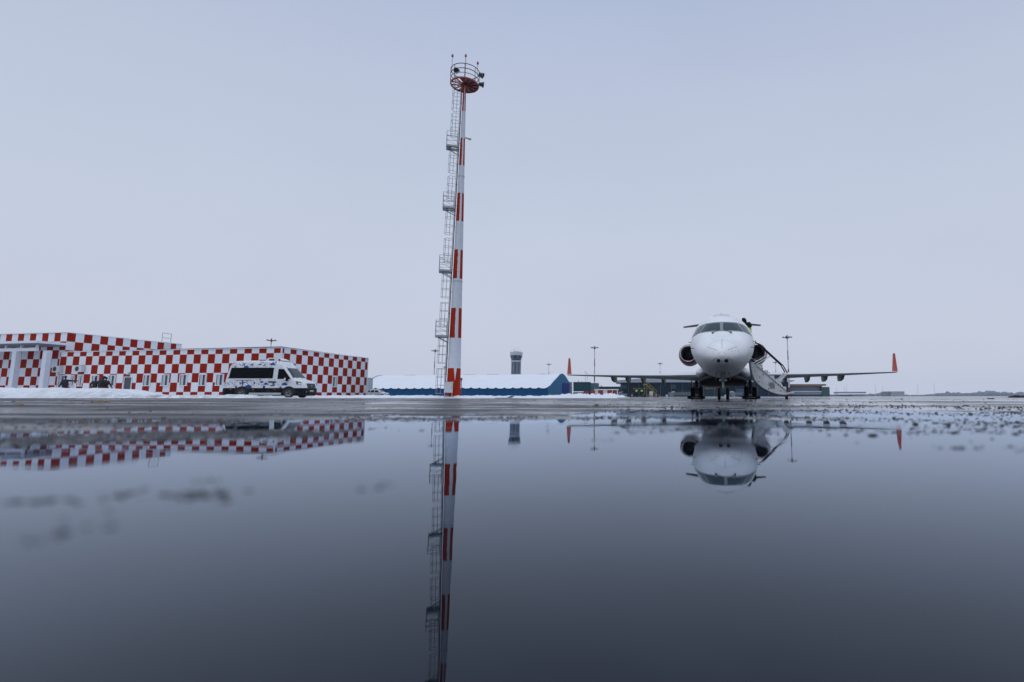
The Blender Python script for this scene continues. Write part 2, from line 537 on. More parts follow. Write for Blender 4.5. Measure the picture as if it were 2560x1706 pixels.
def build_lumps():
    """loose wet grit and slush crumbs lying on the apron: nobody could count them"""
    dark = M('wet_grit', (.022, .024, .028), .5, var=.5, scale=30)
    icy = M('slush_ice', (.20, .21, .225), .5, var=.25, scale=25)
    tan_ = M('sandy_clod', (.20, .15, .10), .8, var=.3, scale=20)
    mb = MB()
    rnd = random.Random(11)

    def lump(x, y, r, mi, sq=.6):
        mb.blob((x, y, max(ground_h(x, y), -.004) + r * sq * .30), r, rnd.random() * 50, 1,
                (1 + rnd.random() * .6, 1 + rnd.random() * .4, sq), .5, mi)
    # the dark spots that stand out of the shallow water close to the lens
    for px, py, s in ((70, 1258, .020), (85, 1266, .012), (222, 1288, .015), (150, 1345, .018), (120, 1330, .012), (300, 1236, .016), (318, 1243, .014), (280, 1226, .010),
                      (400, 1235, .010), (455, 1241, .015), (485, 1238, .018), (520, 1240, .021), (545, 1236, .020), (575, 1230, .013), (500, 1246, .010),
                      (965, 1213, .016), (936, 1200, .009), (878, 1204, .009), (640, 1225, .008), (840, 1290, .007), (1205, 1350, .009), (240, 1320, .010), (650, 1312, .007),
                      (310, 1155, .010), (530, 1145, .008), (520, 1203, .012), (1020, 1255, .007), (660, 1160, .007), (1540, 1225, .006), (345, 1290, .009)):
        p = at(px, py, 1.0) - Vector((0, 0, CAM_H)); k = -CAM_H / p.z
        for q in range(14):
            lump(p.x * k + rnd.gauss(0, s * 1.3), p.y * k + rnd.gauss(0, s * 1.6), s * rnd.uniform(.20, .52) * (.55 + .45 * k), 0, .68)
    # granular slush heaped along the two low ridges
    for k in range(5200):
        a = rnd.uniform(-50, 14)
        rc = 3.25 + .45 * noise.noise(Vector((a * .06, 1, 0))) if rnd.random() < .7 else 4.9 + .6 * noise.noise(Vector((a * .05, 5, 0)))
        r = rc + rnd.gauss(0, .24)
        x, y = r * math.sin(R(a)), r * math.cos(R(a))
        if noise.noise(Vector((x * .8, y * .5, 7))) + .5 * noise.noise(Vector((x * 3, y * 3, 2))) < -.08: continue
        lump(x, y, rnd.uniform(.003, .0085), 3 if rnd.random() < .7 else 0, rnd.uniform(.5, .9))
    # belts of dark bits standing in the film towards the field
    for k in range(9000):
        a = rnd.uniform(-2, 41); r = 2.3 * math.exp(rnd.random() * 1.65)
        x, y = r * math.sin(R(a)), r * math.cos(R(a))
        nz = noise.noise(Vector((x * .55, y * .9, 13))) + .45 * noise.noise(Vector((x * 2.2, y * 2.2, 3)))
        if nz < .10 - .22 * sstep((a - 8) / 25) * sstep((r - 2.6) / 2): continue
        lump(x, y, rnd.uniform(.003, .0085) * (.62 + .085 * r) * (1 + .8 * (rnd.random() < .05)), 0 if rnd.random() < .62 else 3, rnd.uniform(.6, 1.0))
    for k in range(2500):
        a = rnd.uniform(-50, 40); r = 2.2 * math.exp(rnd.random() * 2.5)
        right = sstep((a + 2) / 25)
        if rnd.random() > .35 + .65 * right and r > 7: continue
        x, y = r * math.sin(R(a)), r * math.cos(R(a))
        if noise.noise(Vector((x * .5, y * .8, 3))) < -.02 + .12 * (1 - right): continue
        if r < 3.2 and rnd.random() < .75: continue
        lump(x, y, rnd.uniform(.004, .010) * (.7 + .06 * r) * (1 + (rnd.random() < .06)), 0 if rnd.random() < .8 else 1, rnd.uniform(.5, .9))
    for px, py, s in ((255, 1006, .30), (235, 1007, .20), (270, 1006.5, .16), (45, 1011, .18)):
        p = at(px, py, 1.0) - Vector((0, 0, CAM_H)); k = 12.5 if py < 1010 else 9.5
        lump(p.x / p.y * k, k, s * .35, 2, .35)
    o = mb.build('slush_crumbs', [dark, icy, tan_, M('grey_slush', (.075, .082, .095), .5, var=.4, scale=25)], smooth=60)
    tag(o, kind='stuff')


build_lumps()


# ------------------------------------------------------------------ snow
def snow_field(name, x0, x1, y0, y1, nx, ny, hf, mat):
    vs, fs = [], []
    for j in range(ny + 1):
        for i in range(nx + 1):
            x, y = x0 + (x1 - x0) * i / nx, y0 + (y1 - y0) * j / ny
            vs.append((x, y, gz(x, y) + hf(x, y)))
    for j in range(ny):
        for i in range(nx):
            a = j * (nx + 1) + i
            fs.append((a, a + 1, a + nx + 2, a + nx + 1))
    me = bpy.data.meshes.new(name); me.from_pydata(vs, [], fs); me.materials.append(mat); me.shade_smooth()
    o = bpy.data.objects.new(name, me); COL.objects.link(o)
    return tag(o, kind='stuff')


VAN_Y0 = 43.9
VAN_X0 = at(551, HOR, VAN_Y0).x


def h_bank(x, y):
    n = noise.fractal(Vector((x * .5, y * .5, 0)), 1.0, 2.0, 5)
    n2 = noise.fractal(Vector((x * 1.9, y * 1.9, 5)), 1.0, 2.0, 4)
    front = 40.2 + 1.6 * sstep((x + 36) / 6) + .30 * noise.noise(Vector((x * .4, 2, 0))) + .12 * noise.noise(Vector((x * 2.1, 9, 0)))
    e = sstep((y - front) / .7)
    # the long ploughed mound on the left
    m = (.84 + .10 * n + .05 * n2) * sstep((y - front) / 2.6) * (1 - sstep((y - 45.2) / 2.6)) * (1 - sstep((x + 39.5) / 3.6))
    m *= .86 + .14 * noise.noise(Vector((x * .21, 0, 4)))
    # low berm that half hides the van's rear wheels
    b = (.20 + .10 * n + .06 * n2) * sstep((y - front) / .7) * (1 - sstep((y - front - 1.1) / .8)) * (1 - sstep((x - VAN_X0 - 4.3) / 1.2))
    # ridge behind the van along the wall and round the mast foot
    c = (.14 + .10 * n + .10 * max(0, n2)) * sstep((y - 46.6) / 1.2) * (1 - sstep((y - 49.5) / 2.5))
    flat = .035 + .02 * n
    h = max(flat, m + flat, b + flat, c + flat) * e
    # trodden down flat where the van stands
    if VAN_X0 - .3 < x < VAN_X0 + 7.0 and 43.4 < y < 46.4: h = min(h, .02)
    return h - .03 * (1 - e)


def dirty_snow():
    m = M('ploughed_snow', (.74, .78, .83), .85, spec=.12, var=.06, scale=.9, dirt=(.22, .20, .18), dirt_amt=.55, bump=.5)
    t = m.node_tree; b = t.nodes['Principled BSDF']; n = t.nodes.new; l = t.links.new
    src = b.inputs['Base Color'].links[0].from_socket
    g = n('ShaderNodeNewGeometry'); s = n('ShaderNodeSeparateXYZ'); l(g.outputs['Position'], s.inputs[0])
    no = n('ShaderNodeTexNoise'); no.inputs['Scale'].default_value = 1.6; no.inputs['Detail'].default_value = 8; no.inputs['Roughness'].default_value = .7; l(g.outputs['Position'], no.inputs['Vector'])
    # grit thrown up along the edge the plough left, dirtiest on the low berm
    r1 = n('ShaderNodeMapRange'); r1.inputs['From Min'].default_value = 44.0; r1.inputs['From Max'].default_value = 41.0; l(s.outputs['Y'], r1.inputs['Value'])
    r2 = n('ShaderNodeMapRange'); r2.inputs['From Min'].default_value = -44; r2.inputs['From Max'].default_value = -34; r2.inputs['To Min'].default_value = .25; r2.inputs['To Max'].default_value = .75; l(s.outputs['X'], r2.inputs['Value'])
    mu = n('ShaderNodeMath'); mu.operation = 'MULTIPLY'; l(r1.outputs['Result'], mu.inputs[0]); l(r2.outputs['Result'], mu.inputs[1])
    r3 = n('ShaderNodeMapRange'); r3.inputs['From Min'].default_value = .40; r3.inputs['From Max'].default_value = .62; l(no.outputs['Fac'], r3.inputs['Value'])
    m3 = n('ShaderNodeMath'); m3.operation = 'MULTIPLY'; l(mu.outputs[0], m3.inputs[0]); l(r3.outputs['Result'], m3.inputs[1])
    x = n('ShaderNodeMix'); x.data_type = 'RGBA'; x.inputs[7].default_value = (.20, .185, .17, 1); l(src, x.inputs[6]); l(m3.outputs[0], x.inputs['Factor'])
    l(x.outputs[2], b.inputs['Base Color'])
    return m


DSNOW = dirty_snow()
snow_field('snow_bank', -75, -9, 39.5, 58, 420, 90, h_bank, DSNOW)


def h_ridge(x, y):
    n = noise.fractal(Vector((x * .5, y * .4, 8)), 1.0, 2.0, 5)
    n2 = max(0, noise.fractal(Vector((x * 1.6, y * 1.6, 1)), 1.0, 2.0, 4))
    front = 47.5 + (x + 13) * .30 + .5 * noise.noise(Vector((x * .3, 1, 0)))
    e = sstep((y - front) / 1.2)
    return (.12 + .07 * n + .16 * n2) * e * (1 - .4 * sstep((y - front - 4) / 6)) - .03 * (1 - e)


snow_field('snow_ridge', -17, 0.5, 45, 62, 180, 70, h_ridge, SNOW)


def h_heap(x, y):
    n = noise.fractal(Vector((x * .45, y * .3, 2)), 1.0, 2.0, 5)
    n2 = max(0, noise.fractal(Vector((x * 1.2, y * .9, 6)), 1.0, 2.0, 4))
    e = sstep((y - 96 - 1.5 * noise.noise(Vector((x * .15, 3, 0)))) / 2.5) * (1 - sstep((x - .2) / 3.5))
    return (.30 + .26 * n + .62 * n2) * e * (1 - .5 * sstep((y - 104) / 6)) * (.35 + .65 * sstep((x + 14) / 5)) - .04 * (1 - e)


snow_field('snow_heap', -44, 4.5, 94, 118, 220, 50, h_heap, SNOW)


# ------------------------------------------------------------------ red and white checkered airfield building
def checker_mat(name, red, white, du=.78, dv=.87, off_u=0.0, off_v=.43):
    m = bpy.data.materials.new(name); m.use_nodes = True
    t = m.node_tree; b = t.nodes['Principled BSDF']; n = t.nodes.new; l = t.links.new
    uv = n('ShaderNodeUVMap'); uv.uv_map = 'panels'
    s = n('ShaderNodeSeparateXYZ'); l(uv.outputs['UV'], s.inputs[0])

    def mt(op, a, c=None):
        q = n('ShaderNodeMath'); q.operation = op
        for k, v in enumerate((a, c)):
            if v is None: continue
            if isinstance(v, (int, float)): q.inputs[k].default_value = v
            else: l(v, q.inputs[k])
        return q.outputs['Value']
    a = mt('DIVIDE', mt('ADD', s.outputs['X'], off_u), du)
    c = mt('DIVIDE', mt('ADD', s.outputs['Y'], off_v), dv)
    sm = mt('ADD', mt('FLOOR', a), mt('FLOOR', c))
    odd = mt('MODULO', mt('ADD', sm, 200.0), 2.0)
    fa, fc = mt('FRACT', a), mt('FRACT', c)
    seam = mt('MAXIMUM', mt('GREATER_THAN', mt('ABSOLUTE', mt('SUBTRACT', fa, .5)), .487), mt('GREATER_THAN', mt('ABSOLUTE', mt('SUBTRACT', fc, .5)), .487))
    no = n('ShaderNodeTexNoise'); no.inputs['Scale'].default_value = 1.1; no.inputs['Detail'].default_value = 5
    l(uv.outputs['UV'], no.inputs['Vector'])
    wn = n('ShaderNodeTexWhiteNoise'); wn.noise_dimensions = '2D'
    cb = n('ShaderNodeCombineXYZ'); l(mt('FLOOR', a), cb.inputs[0]); l(mt('FLOOR', c), cb.inputs[1]); l(cb.outputs[0], wn.inputs['Vector'])
    k = mt('ADD', mt('MULTIPLY', no.outputs['Fac'], .16), mt('MULTIPLY', wn.outputs['Value'], .08))
    k = mt('ADD', k, .87)
    mixn = n('ShaderNodeMix'); mixn.data_type = 'RGBA'
    mixn.inputs[6].default_value = (*red, 1); mixn.inputs[7].default_value = (*white, 1); l(odd, mixn.inputs['Factor'])
    m2 = n('ShaderNodeMix'); m2.data_type = 'RGBA'; m2.inputs[7].default_value = (.55, .50, .50, 1)
    l(mixn.outputs[2], m2.inputs[6]); l(mt('MULTIPLY', seam, .35), m2.inputs['Factor'])
    v = n('ShaderNodeVectorMath'); v.operation = 'SCALE'; l(m2.outputs[2], v.inputs[0]); l(k, v.inputs['Scale'])
    l(v.outputs['Vector'], b.inputs['Base Color'])
    b.inputs['Roughness'].default_value = .5; b.inputs['Specular IOR Level'].default_value = .08
    bn = n('ShaderNodeBump'); bn.inputs['Strength'].default_value = .3; bn.inputs['Distance'].default_value = .02; bn.invert = True
    l(seam, bn.inputs['Height']); l(bn.outputs['Normal'], b.inputs['Normal'])
    return m


CK = checker_mat('checker_cladding', (.285, .015, .003), (.72, .76, .82))
Z = Vector((0, 0, 1))


def wall_mesh(name, corners, h, mat, parent, u0s=None, zb=0.0, thick=.16):
    """closed box on four ground corners (first edge, second edge ...) with panel uv running from each edge's first corner, v from the top"""
    pts = [Vector((c[0], c[1], zb)) for c in corners]
    top = [p + Z * h for p in pts]
    vs = pts + top; n = len(pts)
    fs = [(i, (i + 1) % n, n + (i + 1) % n, n + i) for i in range(n)] + [tuple(range(n, 2 * n))]
    me = bpy.data.meshes.new(name); me.from_pydata([tuple(v) for v in vs], [], fs); me.materials.append(mat)
    uvl = me.uv_layers.new(name='panels')
    for k, poly in enumerate(me.polygons):
        for li in poly.loop_indices:
            vi = me.loops[li].vertex_index
            if k < n:
                base = pts[k] if (u0s is None or u0s[k] >= 0) else pts[(k + 1) % n]
                d = Vector((vs[vi].x - base.x, vs[vi].y - base.y)).length
                off = 0 if u0s is None else abs(u0s[k])
                uvl.data[li].uv = (d + off, zb + h - vs[vi].z)
            else:
                uvl.data[li].uv = (vs[vi].x, vs[vi].y)
    bm = bmesh.new(); bm.from_mesh(me); bmesh.ops.recalc_face_normals(bm, faces=bm.faces); bm.to_mesh(me); bm.free()
    o = bpy.data.objects.new(name, me); COL.objects.link(o); o.parent = parent
    return o


WINFRAME = M('white_window_frame', (.72, .75, .80), .4)
WINGLASS = M('window_glass', (.05, .065, .085), .12, 0, .5)
CURTAIN = M('curtain_white', (.45, .48, .52), .8)


def wall_window(parent, org, du, nrm, u, zc, wd, ht, door=False):
    """window set on a wall: frame, two panes with a mullion; org + du*u along the wall"""
    c = org + du * u; c = Vector((c.x, c.y, 0)); sd = nrm
    q = Matrix((du, nrm, Z)).transposed()
    mb = MB()

    def bx(cu, cz, su, sz, d0, d1, mi=0, tgt=mb):
        tgt.box(c + du * cu + Z * cz + sd * ((d0 + d1) / 2), (su, d1 - d0, sz), mi, rot=q)
    t = .07
    bx(0, zc + ht / 2 + t / 2, wd + 2 * t, t, .002, .07); bx(0, zc - ht / 2 - t / 2, wd + 2 * t + .08, t, .002, .10)
    bx(-wd / 2 - t / 2, zc, t, ht, .002, .07); bx(wd / 2 + t / 2, zc, t, ht, .002, .07)
    if door:
        bx(0, zc - ht / 2 + .55, wd, .05, .012, .05)
    else:
        bx(.05, zc, .06, ht, .012, .06); bx(wd / 2 - .14, zc, .05, ht, .012, .05)
    f = mb.build('door' if door else 'window', WINFRAME, parent)
    if door:
        p = MB(); bx(0, zc, wd - .01, ht - .01, .002, .012, 0, p); p.build('glass_panel', WINGLASS, f)
        h = MB(); bx(wd / 2 - .12, zc - .1, .03, .28, .02, .08, 0, h); h.build('handle', GALV, f)
    else:
        for a, b in ((-wd / 2 + .005, .018), (.082, wd / 2 - .005)):
            p = MB(); bx((a + b) / 2, zc, b - a, ht - .01, .002, .010, 0, p)
            bx(a + (b - a) * .24, zc, (b - a) * .34, ht - .03, .0102, .0110, 1, p)
            p.build('pane', [WINGLASS, CURTAIN], f)
    return f


C0 = Vector((at(695, HOR, 49).x, 49, 0))
R0 = Vector((at(915, HOR, 62.2).x, 62.2, 0))
L0 = Vector((at(137, HOR, 53.6).x, 53.6, 0))
dA = (L0 - C0).normalized(); dB = (R0 - C0).normalized()
nA = Vector((-dA.y, dA.x, 0)); nA = nA if nA.y < 0 else -nA
nB = Vector((dB.y, -dB.x, 0)); nB = nB if nB.x > 0 else -nB
LH = 4.62


def u_on(org, d, px):
    k = at(px, HOR, 1.0).x
    return (k * org.y - org.x) / (d.x - k * d.y)


b1 = thing('checkered_building', 'low flat roofed red and white checkered building standing behind the minibus', 'building', (0, 0, 0))
wall_mesh('wall', [L0, C0, R0, R0 + (L0 - C0)], LH, CK, b1, [-1e-9, .45, 0, 0])
g = MB()   # white corner trim and parapet capping
g.box(C0 + Z * (LH / 2) + (nA + nB) * .006, (.10, .10, LH - .02), 0, rz=math.atan2(dA.y, dA.x))
for p, q_ in ((L0, C0), (C0, R0)):
    g.beam(p + Z * (LH + .03), q_ + Z * (LH + .03), .14, .06)
g.box(R0 + Z * (LH / 2) + nB * .006 - dB * .04, (.09, .09, LH - .02), 0, rz=math.atan2(dA.y, dA.x))
g.build('roof_trim', WINFRAME, b1)
rs_ = MB()
ctr = (L0 + R0) / 2
rs_.add([p + (ctr - p) * .02 + Z * (LH + .07 + (.10 if i % 2 else .0)) for i, p in enumerate((L0, C0, R0, R0 + (L0 - C0)))], [(0, 1, 2, 3)])
rs_.build('roof', SNOWC, b1)
for px in (149, 176, 196, 233, 275, 363, 409, 455, 503, 546):
    wd = .34 if px in (176, 196) else .72
    wall_window(b1, C0, dA, nA, u_on(C0, dA, px), 1.80, wd, .95)
wall_window(b1, C0, dA, nA, u_on(C0, dA, 316), 1.12, .82, 1.95, door=True)
wall_window(b1, C0, dB, nB, u_on(C0, dB, 833.5), 1.82, .72, .98)
for px in (140, 196):
    u = u_on(C0, dA, px); mbx = MB(); c = C0 + dA * u + nA * .2 + Z * 2.95
    q = Matrix((dA, nA, Z)).transposed()
    mbx.box(c, (.85, .30, .62), 0, rot=q)
    ac = mbx.build('air_conditioner', M('ac_white', (.60, .62, .64), .5), b1)
    fm = MB(); fm.M = Matrix.Translation(c + nA * .151 + dA * .12) @ q.to_4x4()
    fm.lathe([(.001, .004), (.22, .006), (.235, -.002)], 18, axis='Y'); fm.build('fan_grille', DARK, ac)
lampm = MB(); c = C0 + dA * u_on(C0, dA, 317) + nA * .14 + Z * 2.36
lampm.box(c, (.16, .26, .12), 0, rz=math.atan2(dA.y, dA.x)); lampm.box(c + Z * .1 - nA * .1, (.07, .08, .22), 0)
lampm.build('wall_lamp', GREYM, b1)
for d_, n_ in ((dA, 25), (dB, 14)):
    for k in range(n_):
        u = k * .98 + .3
        sp_ = MB(); sp_.tube(C0 + d_ * u + Z * (LH + .06), C0 + d_ * u + Z * (LH + .15), .018, .018, 5)
        sp_.build('roof_stud', GREYM, b1)

# the taller block and its entrance canopy
T0 = Vector((at(148, HOR, 54.0).x, 54.0, 0))
TH = 6.62
TR = T0 + dB * 12.4
TL = T0 + dA * 14
b2 = thing('checkered_building', 'taller red and white checkered block with a columned entrance canopy on its front', 'building')
wall_mesh('wall', [TL, T0, TR, TR + (TL - T0)], TH, checker_mat('checker_cladding_tall', (.285, .015, .003), (.72, .76, .82), .78, .87, 0.0, 0.0), b2, [-.78, .0, 0, 0])
g = MB()
for p, q_ in ((TL, T0), (T0, TR)): g.beam(p + Z * (TH + .03), q_ + Z * (TH + .03), .14, .06)
g.build('roof_trim', WINFRAME, b2)
cpy = MB()
ca, cb_ = T0 + nA * 2.3 + dA * -.1, TL + nA * 2.3
q = Matrix((dA, nA, Z)).transposed()
mid = (ca + cb_) / 2
ln_ = (cb_ - ca).length
cpy.box(mid - nA * 1.1 + Z * 5.46, (ln_, 2.6, .22), 0, rot=q)
cpy.box(mid - nA * .30 + Z * 4.78, (ln_ - 1.0, .22, .30), 1, rot=q)
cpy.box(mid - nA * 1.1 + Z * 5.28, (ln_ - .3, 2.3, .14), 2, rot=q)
for k in range(8):
    cpy.box(ca + dA * (.6 + 1.9 * k) - nA * .3 + Z * 5.07, (.14, .16, .28), 1, rot=q)
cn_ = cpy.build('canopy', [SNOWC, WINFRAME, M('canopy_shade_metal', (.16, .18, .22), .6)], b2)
for px in (104, 27):
    k = at(px, HOR, 1).x; o_ = mid - nA * .3
    u = (k * o_.y - o_.x) / (dA.x - k * dA.y)
    cm = MB(); cm.box(o_ + dA * u + Z * 2.3, (.50, .42, 4.65), 0, rot=q); cm.build('column', M('column_white', (.62, .66, .74), .5, var=.06), cn_)
lad = MB()
u = u_on(T0, dB, 402)
lc = T0 + dB * u + nB * .25
for s in (-.28, .28): lad.tube(lc + dB * s + Z * 4.6, lc + dB * s + Z * 6.75, .05, .05, 6)
for k in range(8): lad.tube(lc - dB * .28 + Z * (4.8 + .26 * k), lc + dB * .28 + Z * (4.8 + .26 * k), .035, .035, 5)
lad.build('roof_ladder', M('ladder_white', (.65, .6, .6), .5), b2)
rl = MB()
for s in (-.55, .55):
    rl.tube(lc + dB * s + Z * 6.6 - nB * .3, lc + dB * s + Z * 7.75 - nB * .3, .03, .03, 5)
for zz in (7.2, 7.75): rl.tube(lc - dB * .55 + Z * zz - nB * .3, lc + dB * .55 + Z * zz - nB * .3, .03, .03, 5)
rl.build('roof_railing', GALV, b2)

# pale kiosk beside the far end of the checkered building
kp = at(913, HOR, 127)
k_ = thing('kiosk', 'pale blue grey metal kiosk behind the corner of the checkered building', 'kiosk', (kp.x, 127, gz(kp.x, 127)))
m_ = MB(); m_.box((0, 0, 2.15), (2.2, 2.2, 4.3)); m_.build('wall', M('pale_metal', (.46, .54, .62), .5, var=.05), k_)
m_ = MB(); m_.box((0, 0, 4.35), (2.3, 2.3, .10)); m_.build('roof', GREYM, k_)


# ------------------------------------------------------------------ blue hangar under snow
def build_hangar():
    BLUE = M('blue_sheet', (.007, .098, .26), .5, spec=.1, var=.10, scale=.6)
    TEAL = M('teal_blue_sheet', (.015, .16, .33), .5, spec=.15, var=.06, scale=.5)
    DOORB = M('deep_blue_door', (.005, .018, .22), .5, spec=.1)
    Y0 = 135.0
    P0 = Vector((at(1369, HOR, Y0).x, Y0, 0)); a = .2
    d = Vector((-.98, .196, 0)).normalized()        # along the long wall, away to the left
    e = Vector((.196, .98, 0)).normalized()         # across, to the back
    LEN, DEP = 54.0, 20.0
    zb = gz(P0.x, P0.y) - .1
    hg = thing('hangar', 'long blue metal hangar with snow covered roof and a rounded gable end', 'hangar', (P0.x, P0.y, zb))
    EV, RH = 2.25, 6.25
    # gothic arch profile across the depth: (v, z)
    prof = [(0, EV), (.10, 2.98), (.24, 4.08), (.38, 5.02), (.46, 5.68), (.52, 6.04), (.56, 6.19), (.60, RH), (.64, 6.19), (.69, 6.02), (.76, 5.64), (.84, 5.0), (.92, 4.35), (1, 3.9)]
    mb = MB()
    mb.box(d * (LEN / 2) + e * .06 + Z * (EV / 2), (LEN, .12, EV), 0, rot=Matrix((d, e, Z)).transposed())
    mb.box(d * (LEN / 2) + e * (DEP - .06) + Z * 1.95, (LEN, .12, 3.9), 0, rot=Matrix((d, e, Z)).transposed())
    mb.build('wall', BLUE, hg)
    for k in range(24):
        rb = MB(); c = d * (1.0 + k * 2.27) - e * .02
        rb.box(c + Z * (EV / 2), (.09, .08, EV), 0, rot=Matrix((d, e, Z)).transposed()); rb.build('wall_rib', BLUE, hg)
    # gables
    for nm, pos, mt in (('gable', -d * .15, TEAL), ('gable', d * (LEN + .1), TEAL)):
        gm = MB()
        poly = [(0, 0)] + prof + [(1, 0)]
        big = []
        for v, z in poly:     # scalloped rim stands a little proud of the roof
            big.append((v, z + (.0 if z < .1 else .14)))
        gm.prism(big, lambda v, z: pos + e * (v * DEP) + Z * z, lambda v, z: pos + d * .12 + e * (v * DEP) + Z * z)
        gm.build(nm, mt, hg)
    dm = MB()
    q = Matrix((d, e, Z)).transposed()
    dm.box(-d * .20 + e * (DEP * .77) + Z * 1.95, (.1, 6.4, 3.9), 0, rot=q)
    dr = dm.build('door', DOORB, hg)
    # roof: a thick snow blanket with a scalloped eave
    rm = MB(); NS = 24; seg = LEN / NS; sub = 8
    pts, fs = [], []
    cols = NS * sub + 1
    for i in range(cols):
        u = i / sub * seg; ph = (i % sub) / sub
        sag = .30 * math.sin(math.pi * ph) ** .5 if ph else 0
        for j, (v, z) in enumerate(prof):
            zz = z + .05 + .05 * noise.noise(Vector((u * .3, v * 6, 0)))
            vv = v
            if j == 0: zz = EV + .28 - sag - .12 * noise.noise(Vector((u * .22, 4, 0))); vv = -.012
            pts.append(d * u + e * (vv * DEP) + Z * zz)
    m = len(prof)
    for i in range(cols - 1):
        for j in range(m - 1):
            fs.append((i * m + j, (i + 1) * m + j, (i + 1) * m + j + 1, i * m + j + 1))
    rm.add(pts, fs); rm.build('roof', SNOWC, hg, smooth=50)
    for u in (4.5, 12.5, 19.5, 26.5, 34, 44.5):
        vm = MB(); vm.box(d * u + e * (DEP * .57) + Z * 6.24, (3.4, .5, .16), 0, rot=q); vm.build('roof_vent', GREYM, hg)
    tm = MB(); tm.tube(d * 31 + e * DEP * .6 + Z * 6.2, d * 31 + e * DEP * .6 + Z * 7.1, .12, .12, 8); tm.build('roof_pipe', DARK, hg)
    # the open leaf with its braces, standing out beyond the gable
    lf = thing('gate_leaf', 'tall grey braced gate leaf standing open beside the blue hangar door', 'gate', Vector((at(1417.5, HOR, 157).x, 157, zb)))
    GP = M('gate_grey', (.20, .24, .25), .6, var=.08)
    pm = MB(); pm.box((.72, 0, 2.2), (1.44, .1, 4.4)); pm.build('panel', GP, lf)
    for z0 in (.1, 1.5, 2.9):
        bm_ = MB(); bm_.beam((0.05, -.09, z0 + 1.2), (1.40, -.09, z0 + .3), .08, .10); bm_.build('brace', M('brace_pale', (.5, .53, .55), .5), lf)


build_hangar()


# ------------------------------------------------------------------ control tower
def build_tower():
    Y = 400.0; p = at(1288.5, HOR, Y); s = Y / FPX * 1.0
    zb = gz(p.x, Y)
    t = thing('control_tower', 'airport control tower with dark glazed cab and white parapet rising behind the snowy hangar', 'tower', (p.x, Y, zb), R(22.5))
    DG = M('tower_glass', (.030, .045, .065), .25)
    DW = M('tower_white', (.55, .60, .66), .5)
    z = lambda py: (HOR - py) / FPX * cp * Y + CAM_H - zb
    r = lambda px: px / 2 / FPX * Y * 1.06
    m = MB(); m.lathe([(r(21), 0), (r(21), z(906))], 8); m.build('shaft', M('tower_shaft', (.085, .11, .15), .4), t)
    for k in range(8):
        a = k * math.pi / 4
        f = MB(); f.box((math.cos(a) * r(21), math.sin(a) * r(21), z(906) / 2), (.5, .5, z(906)), rz=a); f.build('fin', M('tower_fin', (.22, .26, .32), .5), t)
    m = MB(); m.lathe([(.1, z(905.8)), (r(24), z(905.8)), (r(26.5), z(904)), (r(26.5), z(902.3)), (.1, z(902.3))], 8); m.build('gallery', DW, t)
    m = MB(); m.lathe([(r(22.5), z(902.3)), (r(26), z(895.2))], 8); m.build('cab_base', M('tower_base', (.05, .065, .10), .4), t)
    m = MB(); m.lathe([(r(26), z(895.2)), (r(27), z(889.2))], 8); m.build('window', DG, t)
    for k in range(8):
        a = k * math.pi / 4
        f = MB(); f.beam((math.cos(a) * r(26.3), math.sin(a) * r(26.3), z(895.2)), (math.cos(a) * r(27.3), math.sin(a) * r(27.3), z(889.2)), .35, .35); f.build('mullion', M('tower_fin', (.22, .26, .32), .5), t)
    m = MB(); m.lathe([(r(27), z(889.2)), (r(29.5), z(888.6)), (r(31), z(881)), (r(29), z(881)), (.1, z(881.4))], 8); m.build('parapet', M('tower_parapet', (.50, .55, .62), .6), t)
    m = MB(); m.box((0, 0, z(880.2)), (3.6, 3.6, (z(879) - z(881)))); m.build('plant_room', GREYM, t)
    for x, y, h in ((-3.8, .6, 5), (-2.9, -2, 4), (-1.3, 0, 6.5), (0, .6, 5.5), (1.4, -.3, 7), (3.4, 1.2, 4)):
        m = MB(); m.tube((x, y, z(881)), (x, y, z(881) + h * .6), .09, .05, 5); m.build('antenna', DARK, t)


build_tower()


# ------------------------------------------------------------------ tall floodlight poles round the apron
def banded_mat():
    m = bpy.data.materials.new('banded_pole'); m.use_nodes = True
    t = m.node_tree; b = t.nodes['Principled BSDF']; n = t.nodes.new; l = t.links.new
    tc = n('ShaderNodeTexCoord'); s = n('ShaderNodeSeparateXYZ'); l(tc.outputs['Object'], s.inputs[0])
    d = n('ShaderNodeMath'); d.operation = 'DIVIDE'; d.inputs[1].default_value = 9.0; l(s.outputs['Z'], d.inputs[0])
    f = n('ShaderNodeMath'); f.operation = 'FRACT'; l(d.outputs[0], f.inputs[0])
    g = n('ShaderNodeMath'); g.operation = 'GREATER_THAN'; g.inputs[1].default_value = .5; l(f.outputs[0], g.inputs[0])
    x = n('ShaderNodeMix'); x.data_type = 'RGBA'; x.inputs[6].default_value = (.16, .02, .02, 1); x.inputs[7].default_value = (.5, .52, .55, 1)
    l(g.outputs[0], x.inputs['Factor']); l(x.outputs[2], b.inputs['Base Color']); b.inputs['Roughness'].default_value = .5
    return m


